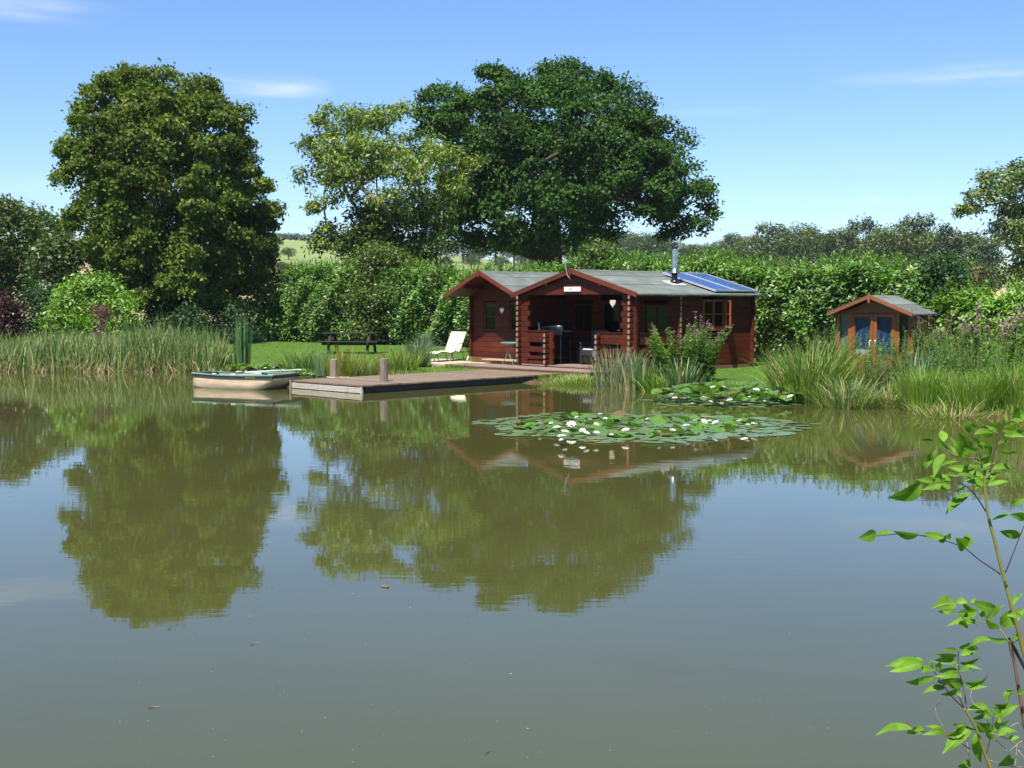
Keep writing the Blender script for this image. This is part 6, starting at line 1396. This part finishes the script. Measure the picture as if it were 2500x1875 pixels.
# stems
twig('stem', [(2404, 1148), (2405, 1191), (2411, 1252), (2430, 1327), (2448, 1399), (2468, 1474), (2489, 1552), (2512, 1640), (2545, 1780), (2600, 2050), (2620, 2160)], .0042, .0085, M_bk)
twig('stem', [zB(1400, 520), zB(1410, 580), zB(1440, 700), zB(1500, 1050), zB(1540, 1290), zB(1620, 1600), (2610, 2100)], .0048, .0075, plain('red_brown_bark', (.14, .06, .035), rough=.6, var=.3, scale=8), .03, .03)
twig('stem', [zB(1395, 510), zB(1430, 570), zB(1540, 770), zB(1640, 1000)], .0055, .0065, M_bk2, .03, .05)
twig('stem', [zB(1000, 1130), zB(1045, 1200), zB(1110, 1320), zB(1170, 1500), zB(1235, 1670), zB(1300, 1900), (2480, 2150)], .0036, .0068, M_bk, -.04, -.02)
TW = [([zA(1130, 860), zA(1035, 715), zA(950, 640), zA(830, 605), zA(640, 630)], .0024), ([zA(1100, 490), zA(1060, 420), zA(950, 400), zA(850, 370), zA(760, 320)], .0022), ([zA(1165, 530), zA(1210, 340), zA(1270, 170), zA(1350, 70)], .0024), ([zA(1110, 640), zA(1140, 600), zA(1165, 530)], .0028),
      ([zA(1250, 1390), zA(1220, 1365), zA(1070, 1265), zA(960, 1175), zA(800, 1110), zA(600, 1065), zA(420, 1050), zA(180, 1068)], .0026), ([zA(1295, 1370), zA(1310, 1340), zA(1400, 1110), zA(1460, 960)], .0026), ([zA(1100, 500), zA(1080, 380), zA(1020, 260), zA(990, 150)], .0020),
      ([zB(1400, 540), zB(1310, 420), zB(1190, 370), zB(1000, 325), zB(915, 330)], .0030), ([zB(1020, 1140), zB(1000, 980), zB(960, 820), zB(945, 700), zB(952, 580)], .0022), ([zB(990, 1120), zB(870, 1000), zB(720, 790), zB(600, 720)], .0022), ([zB(1000, 1130), zB(960, 1040), zB(930, 980)], .0026),
      ([zB(1110, 1320), zB(1000, 1310), zB(830, 1345), zB(640, 1330), zB(500, 1320)], .0024), ([zB(1115, 1330), zB(1250, 1350), zB(1380, 1400), zB(1480, 1450), zB(1560, 1500)], .0024), ([zB(1050, 1490), zB(930, 1410)], .0022), ([zB(1195, 1530), zB(1230, 1400), zB(1260, 1200), zB(1300, 1130)], .0022), ([zB(1400, 540), zB(1440, 540), zB(1531, 480)], .0026)]
for pts, r in TW: twig('twig', pts, r, r * .5, M_bk2 if rng.random() < .7 else M_bk, rng.uniform(-.03, .03), rng.uniform(-.06, .06))
LV = [  # upper crown
    (zA, 590, 620, 320, 775, .60), (zA, 700, 600, 545, 590, .38), (zA, 830, 625, 610, 668, .42), (zA, 835, 600, 690, 560, .4), (zA, 1000, 715, 775, 870, .42), (zA, 1210, 545, 1040, 680, .5), (zA, 1050, 620, 950, 580, .5), (zA, 1140, 640, 1335, 600, .3),
    (zA, 780, 372, 675, 545, .42), (zA, 705, 335, 605, 452, .5), (zA, 690, 400, 594, 540, .35), (zA, 775, 270, 760, 160, .62), (zA, 690, 262, 570, 262, .4), (zA, 1005, 505, 805, 482, .4), (zA, 900, 430, 740, 455, .42), (zA, 1000, 330, 900, 190, .5), (zA, 960, 380, 850, 260, .45),
    (zA, 1000, 200, 985, 95, .6), (zA, 1060, 290, 1160, 330, .5), (zA, 1030, 210, 1200, 180, .42), (zA, 990, 320, 920, 400, .5), (zA, 1240, 340, 1400, 350, .42), (zA, 1280, 215, 1470, 235, .35), (zA, 1265, 180, 1470, 180, .35), (zA, 1250, 110, 1065, 155, .36), (zA, 1200, 190, 1050, 215, .42), (zA, 1340, 90, 1480, 20, .5), (zA, 1280, 130, 1300, 40, .5), (zA, 1180, 505, 1360, 475, .34),
    (zA, 1090, 470, 960, 470, .4), (zA, 1110, 560, 940, 520, .38), (zA, 1100, 600, 960, 610, .42), (zA, 1100, 450, 1160, 400, .5), (zA, 880, 560, 760, 545, .45), (zA, 1000, 560, 880, 545, .4), (zA, 1060, 400, 1050, 300, .5), (zA, 1170, 380, 1100, 270, .5), (zA, 1360, 110, 1390, -20, .6), (zA, 1240, 200, 1130, 130, .4), (zA, 1480, 60, 1380, 60, .6),
    (zA, 1120, 640, 1030, 560, .5), (zA, 960, 640, 860, 690, .42), (zA, 760, 615, 650, 560, .5), (zA, 1150, 560, 1260, 530, .5), (zA, 1220, 300, 1330, 270, .42), (zA, 1060, 330, 940, 330, .45), (zA, 1290, 150, 1400, 110, .45), (zA, 820, 340, 700, 240, .4), (zA, 900, 390, 830, 300, .45), (zA, 1090, 520, 1200, 440, .45), (zA, 1010, 240, 1110, 260, .45), (zA, 980, 140, 1060, 120, .5),
    # long left frond
    (zA, 205, 1040, 60, 1090, .75), (zA, 345, 1035, 190, 1062, .45), (zA, 565, 1055, 350, 1042, .42), (zA, 780, 1085, 590, 1040, .42), (zA, 790, 1080, 700, 1090, .6), (zA, 780, 1085, 830, 1050, .7), (zA, 960, 1170, 985, 1040, .85), (zA, 960, 1165, 880, 1090, .6),
    # right frond
    (zA, 1425, 1060, 1240, 1020, .55), (zA, 1470, 900, 1320, 885, .45), (zA, 1340, 890, 1185, 910, .38), (zA, 1350, 805, 1470, 750, .5), (zA, 1440, 1080, 1500, 1060, .7), (zA, 1335, 1640, 1430, 1550, .3),
    # middle cluster
    (zB, 925, 210, 705, 235, .82), (zB, 1030, 180, 890, 190, .6), (zB, 915, 235, 765, 270, .45), (zB, 1110, 280, 920, 285, .6), (zB, 1120, 250, 960, 190, .5), (zB, 1290, 250, 1060, 180, .4), (zB, 1205, 330, 1140, 190, .5), (zB, 1200, 330, 1365, 210, .35), (zB, 1320, 390, 1540, 240, .6), (zB, 1120, 375, 850, 380, .32), (zB, 1010, 340, 980, 415, .8), (zB, 1310, 410, 1190, 350, .5), (zB, 1390, 525, 1195, 500, .35), (zB, 1240, 520, 1030, 585, .4), (zB, 1430, 530, 1510, 460, .6), (zB, 1440, 210, 1510, 105, .35), (zB, 1380, 300, 1540, 310, .4), (zB, 1090, 190, 1080, 150, .7),
    # fern-like frond
    (zB, 955, 590, 1060, 540, .5), (zB, 955, 650, 1135, 590, .34), (zB, 955, 725, 1145, 668, .34), (zB, 962, 795, 1145, 752, .34), (zB, 1005, 893, 1255, 832, .34), (zB, 1012, 945, 1205, 935, .34), (zB, 945, 612, 795, 602, .34), (zB, 940, 655, 745, 668, .34), (zB, 940, 715, 715, 700, .4), (zB, 945, 788, 740, 780, .36), (zB, 955, 830, 760, 830, .36), (zB, 985, 890, 725, 885, .3), (zB, 965, 935, 790, 1015, .42), (zB, 940, 730, 940, 780, .5), (zB, 960, 800, 1100, 800, .3),
    (zB, 640, 740, 330, 795, .36), (zB, 600, 712, 305, 732, .34), (zB, 720, 770, 700, 690, .6), (zB, 715, 775, 620, 800, .6), (zB, 740, 850, 460, 907, .3), (zB, 835, 935, 615, 998, .32), (zB, 640, 715, 540, 680, .4), (zB, 735, 755, 810, 745, .6), (zB, 840, 900, 990, 900, .5), (zB, 940, 990, 980, 1030, .7),
    # lowest cluster
    (zB, 540, 1305, 205, 1357, .42), (zB, 650, 1330, 480, 1350, .45), (zB, 640, 1325, 540, 1300, .5), (zB, 830, 1345, 640, 1350, .36), (zB, 830, 1335, 650, 1280, .36), (zB, 1065, 1290, 800, 1545, .42), (zB, 1000, 1260, 830, 1400, .4), (zB, 1000, 1270, 890, 1270, .4), (zB, 1105, 1345, 1150, 1625, .46), (zB, 1205, 1110, 1035, 1130, .42), (zB, 1245, 1165, 1110, 1155, .5), (zB, 1260, 1200, 1495, 1100, .45), (zB, 1375, 1075, 1480, 945, .45), (zB, 1240, 1340, 1335, 1195, .45), (zB, 1300, 1370, 1480, 1310, .5), (zB, 1390, 1400, 1490, 1380, .6), (zB, 1250, 1330, 1090, 1250, .4), (zB, 1240, 1210, 1180, 1130, .6), (zB, 1330, 1130, 1250, 1130, .6), (zB, 1390, 1060, 1270, 1090, .5), (zB, 1300, 1260, 1420, 1240, .4), (zB, 1290, 1370, 1180, 1330, .5), (zB, 1100, 1290, 1230, 1270, .5), (zB, 1180, 1180, 1070, 1230, .4), (zB, 1430, 1560, 1320, 1640, .6), (zB, 1060, 1659, 970, 1640, .8), (zB, 1470, 1000, 1560, 960, .5)]
for z, a, b, c, d, w in LV: leaf(z(a, b), z(c, d), w, curl=rng.uniform(-.05, .25), droop=rng.uniform(.02, .2))
DT = [[zB(780, 1080), zB(745, 1120), zB(760, 1200), zB(820, 1310)], [zB(1075, 950), zB(1055, 1020), zB(1080, 1080), zB(1120, 1105)], [zB(1030, 1370), zB(1030, 1480), zB(1055, 1640), zB(1060, 1720)], [zB(1280, 1410), zB(1390, 1520), zB(1440, 1690)], [zB(1470, 1450), zB(1460, 1560), zB(1450, 1700)], [zB(1230, 1590), zB(1380, 1640), zB(1520, 1650)], [zB(1400, 1510), zB(1480, 1440), zB(1560, 1400)], [zB(1480, 1500), zB(1560, 1600)], [zB(1200, 1200), zB(1210, 1280), zB(1190, 1380)], [zB(1410, 1290), zB(1500, 1260), zB(1560, 1380)]]
for i, pts in enumerate(DT):
    t = thing('dry_twig', ordinal([(sum(q[0] for q in w_) / len(w_),) for w_ in DT], i, 'of the bleached dry twigs below the sapling'), 'twig', root, 0, 'dry twigs under the sapling'); o = twig('twig', pts, .0012, .0009, M_dryt, .05, .05, t)
# ================================================================ summer haze
hb = MB(); hb.box((0, 1290, -9), (3260, 2720, 98)); M_hz = bpy.data.materials.new('summer_haze'); M_hz.use_nodes = True
ht = M_hz.node_tree; ht.nodes.clear(); ho = ht.nodes.new('ShaderNodeOutputMaterial'); hv = ht.nodes.new('ShaderNodeVolumePrincipled')
hv.inputs['Color'].default_value = (.72, .85, 1.0, 1); hv.inputs['Density'].default_value = .00012; ht.links.new(hv.outputs[0], ho.inputs['Volume'])
haze = hb.build('haze', M_hz); tag(haze, 'thin blue summer haze over the far fields', kind='stuff')
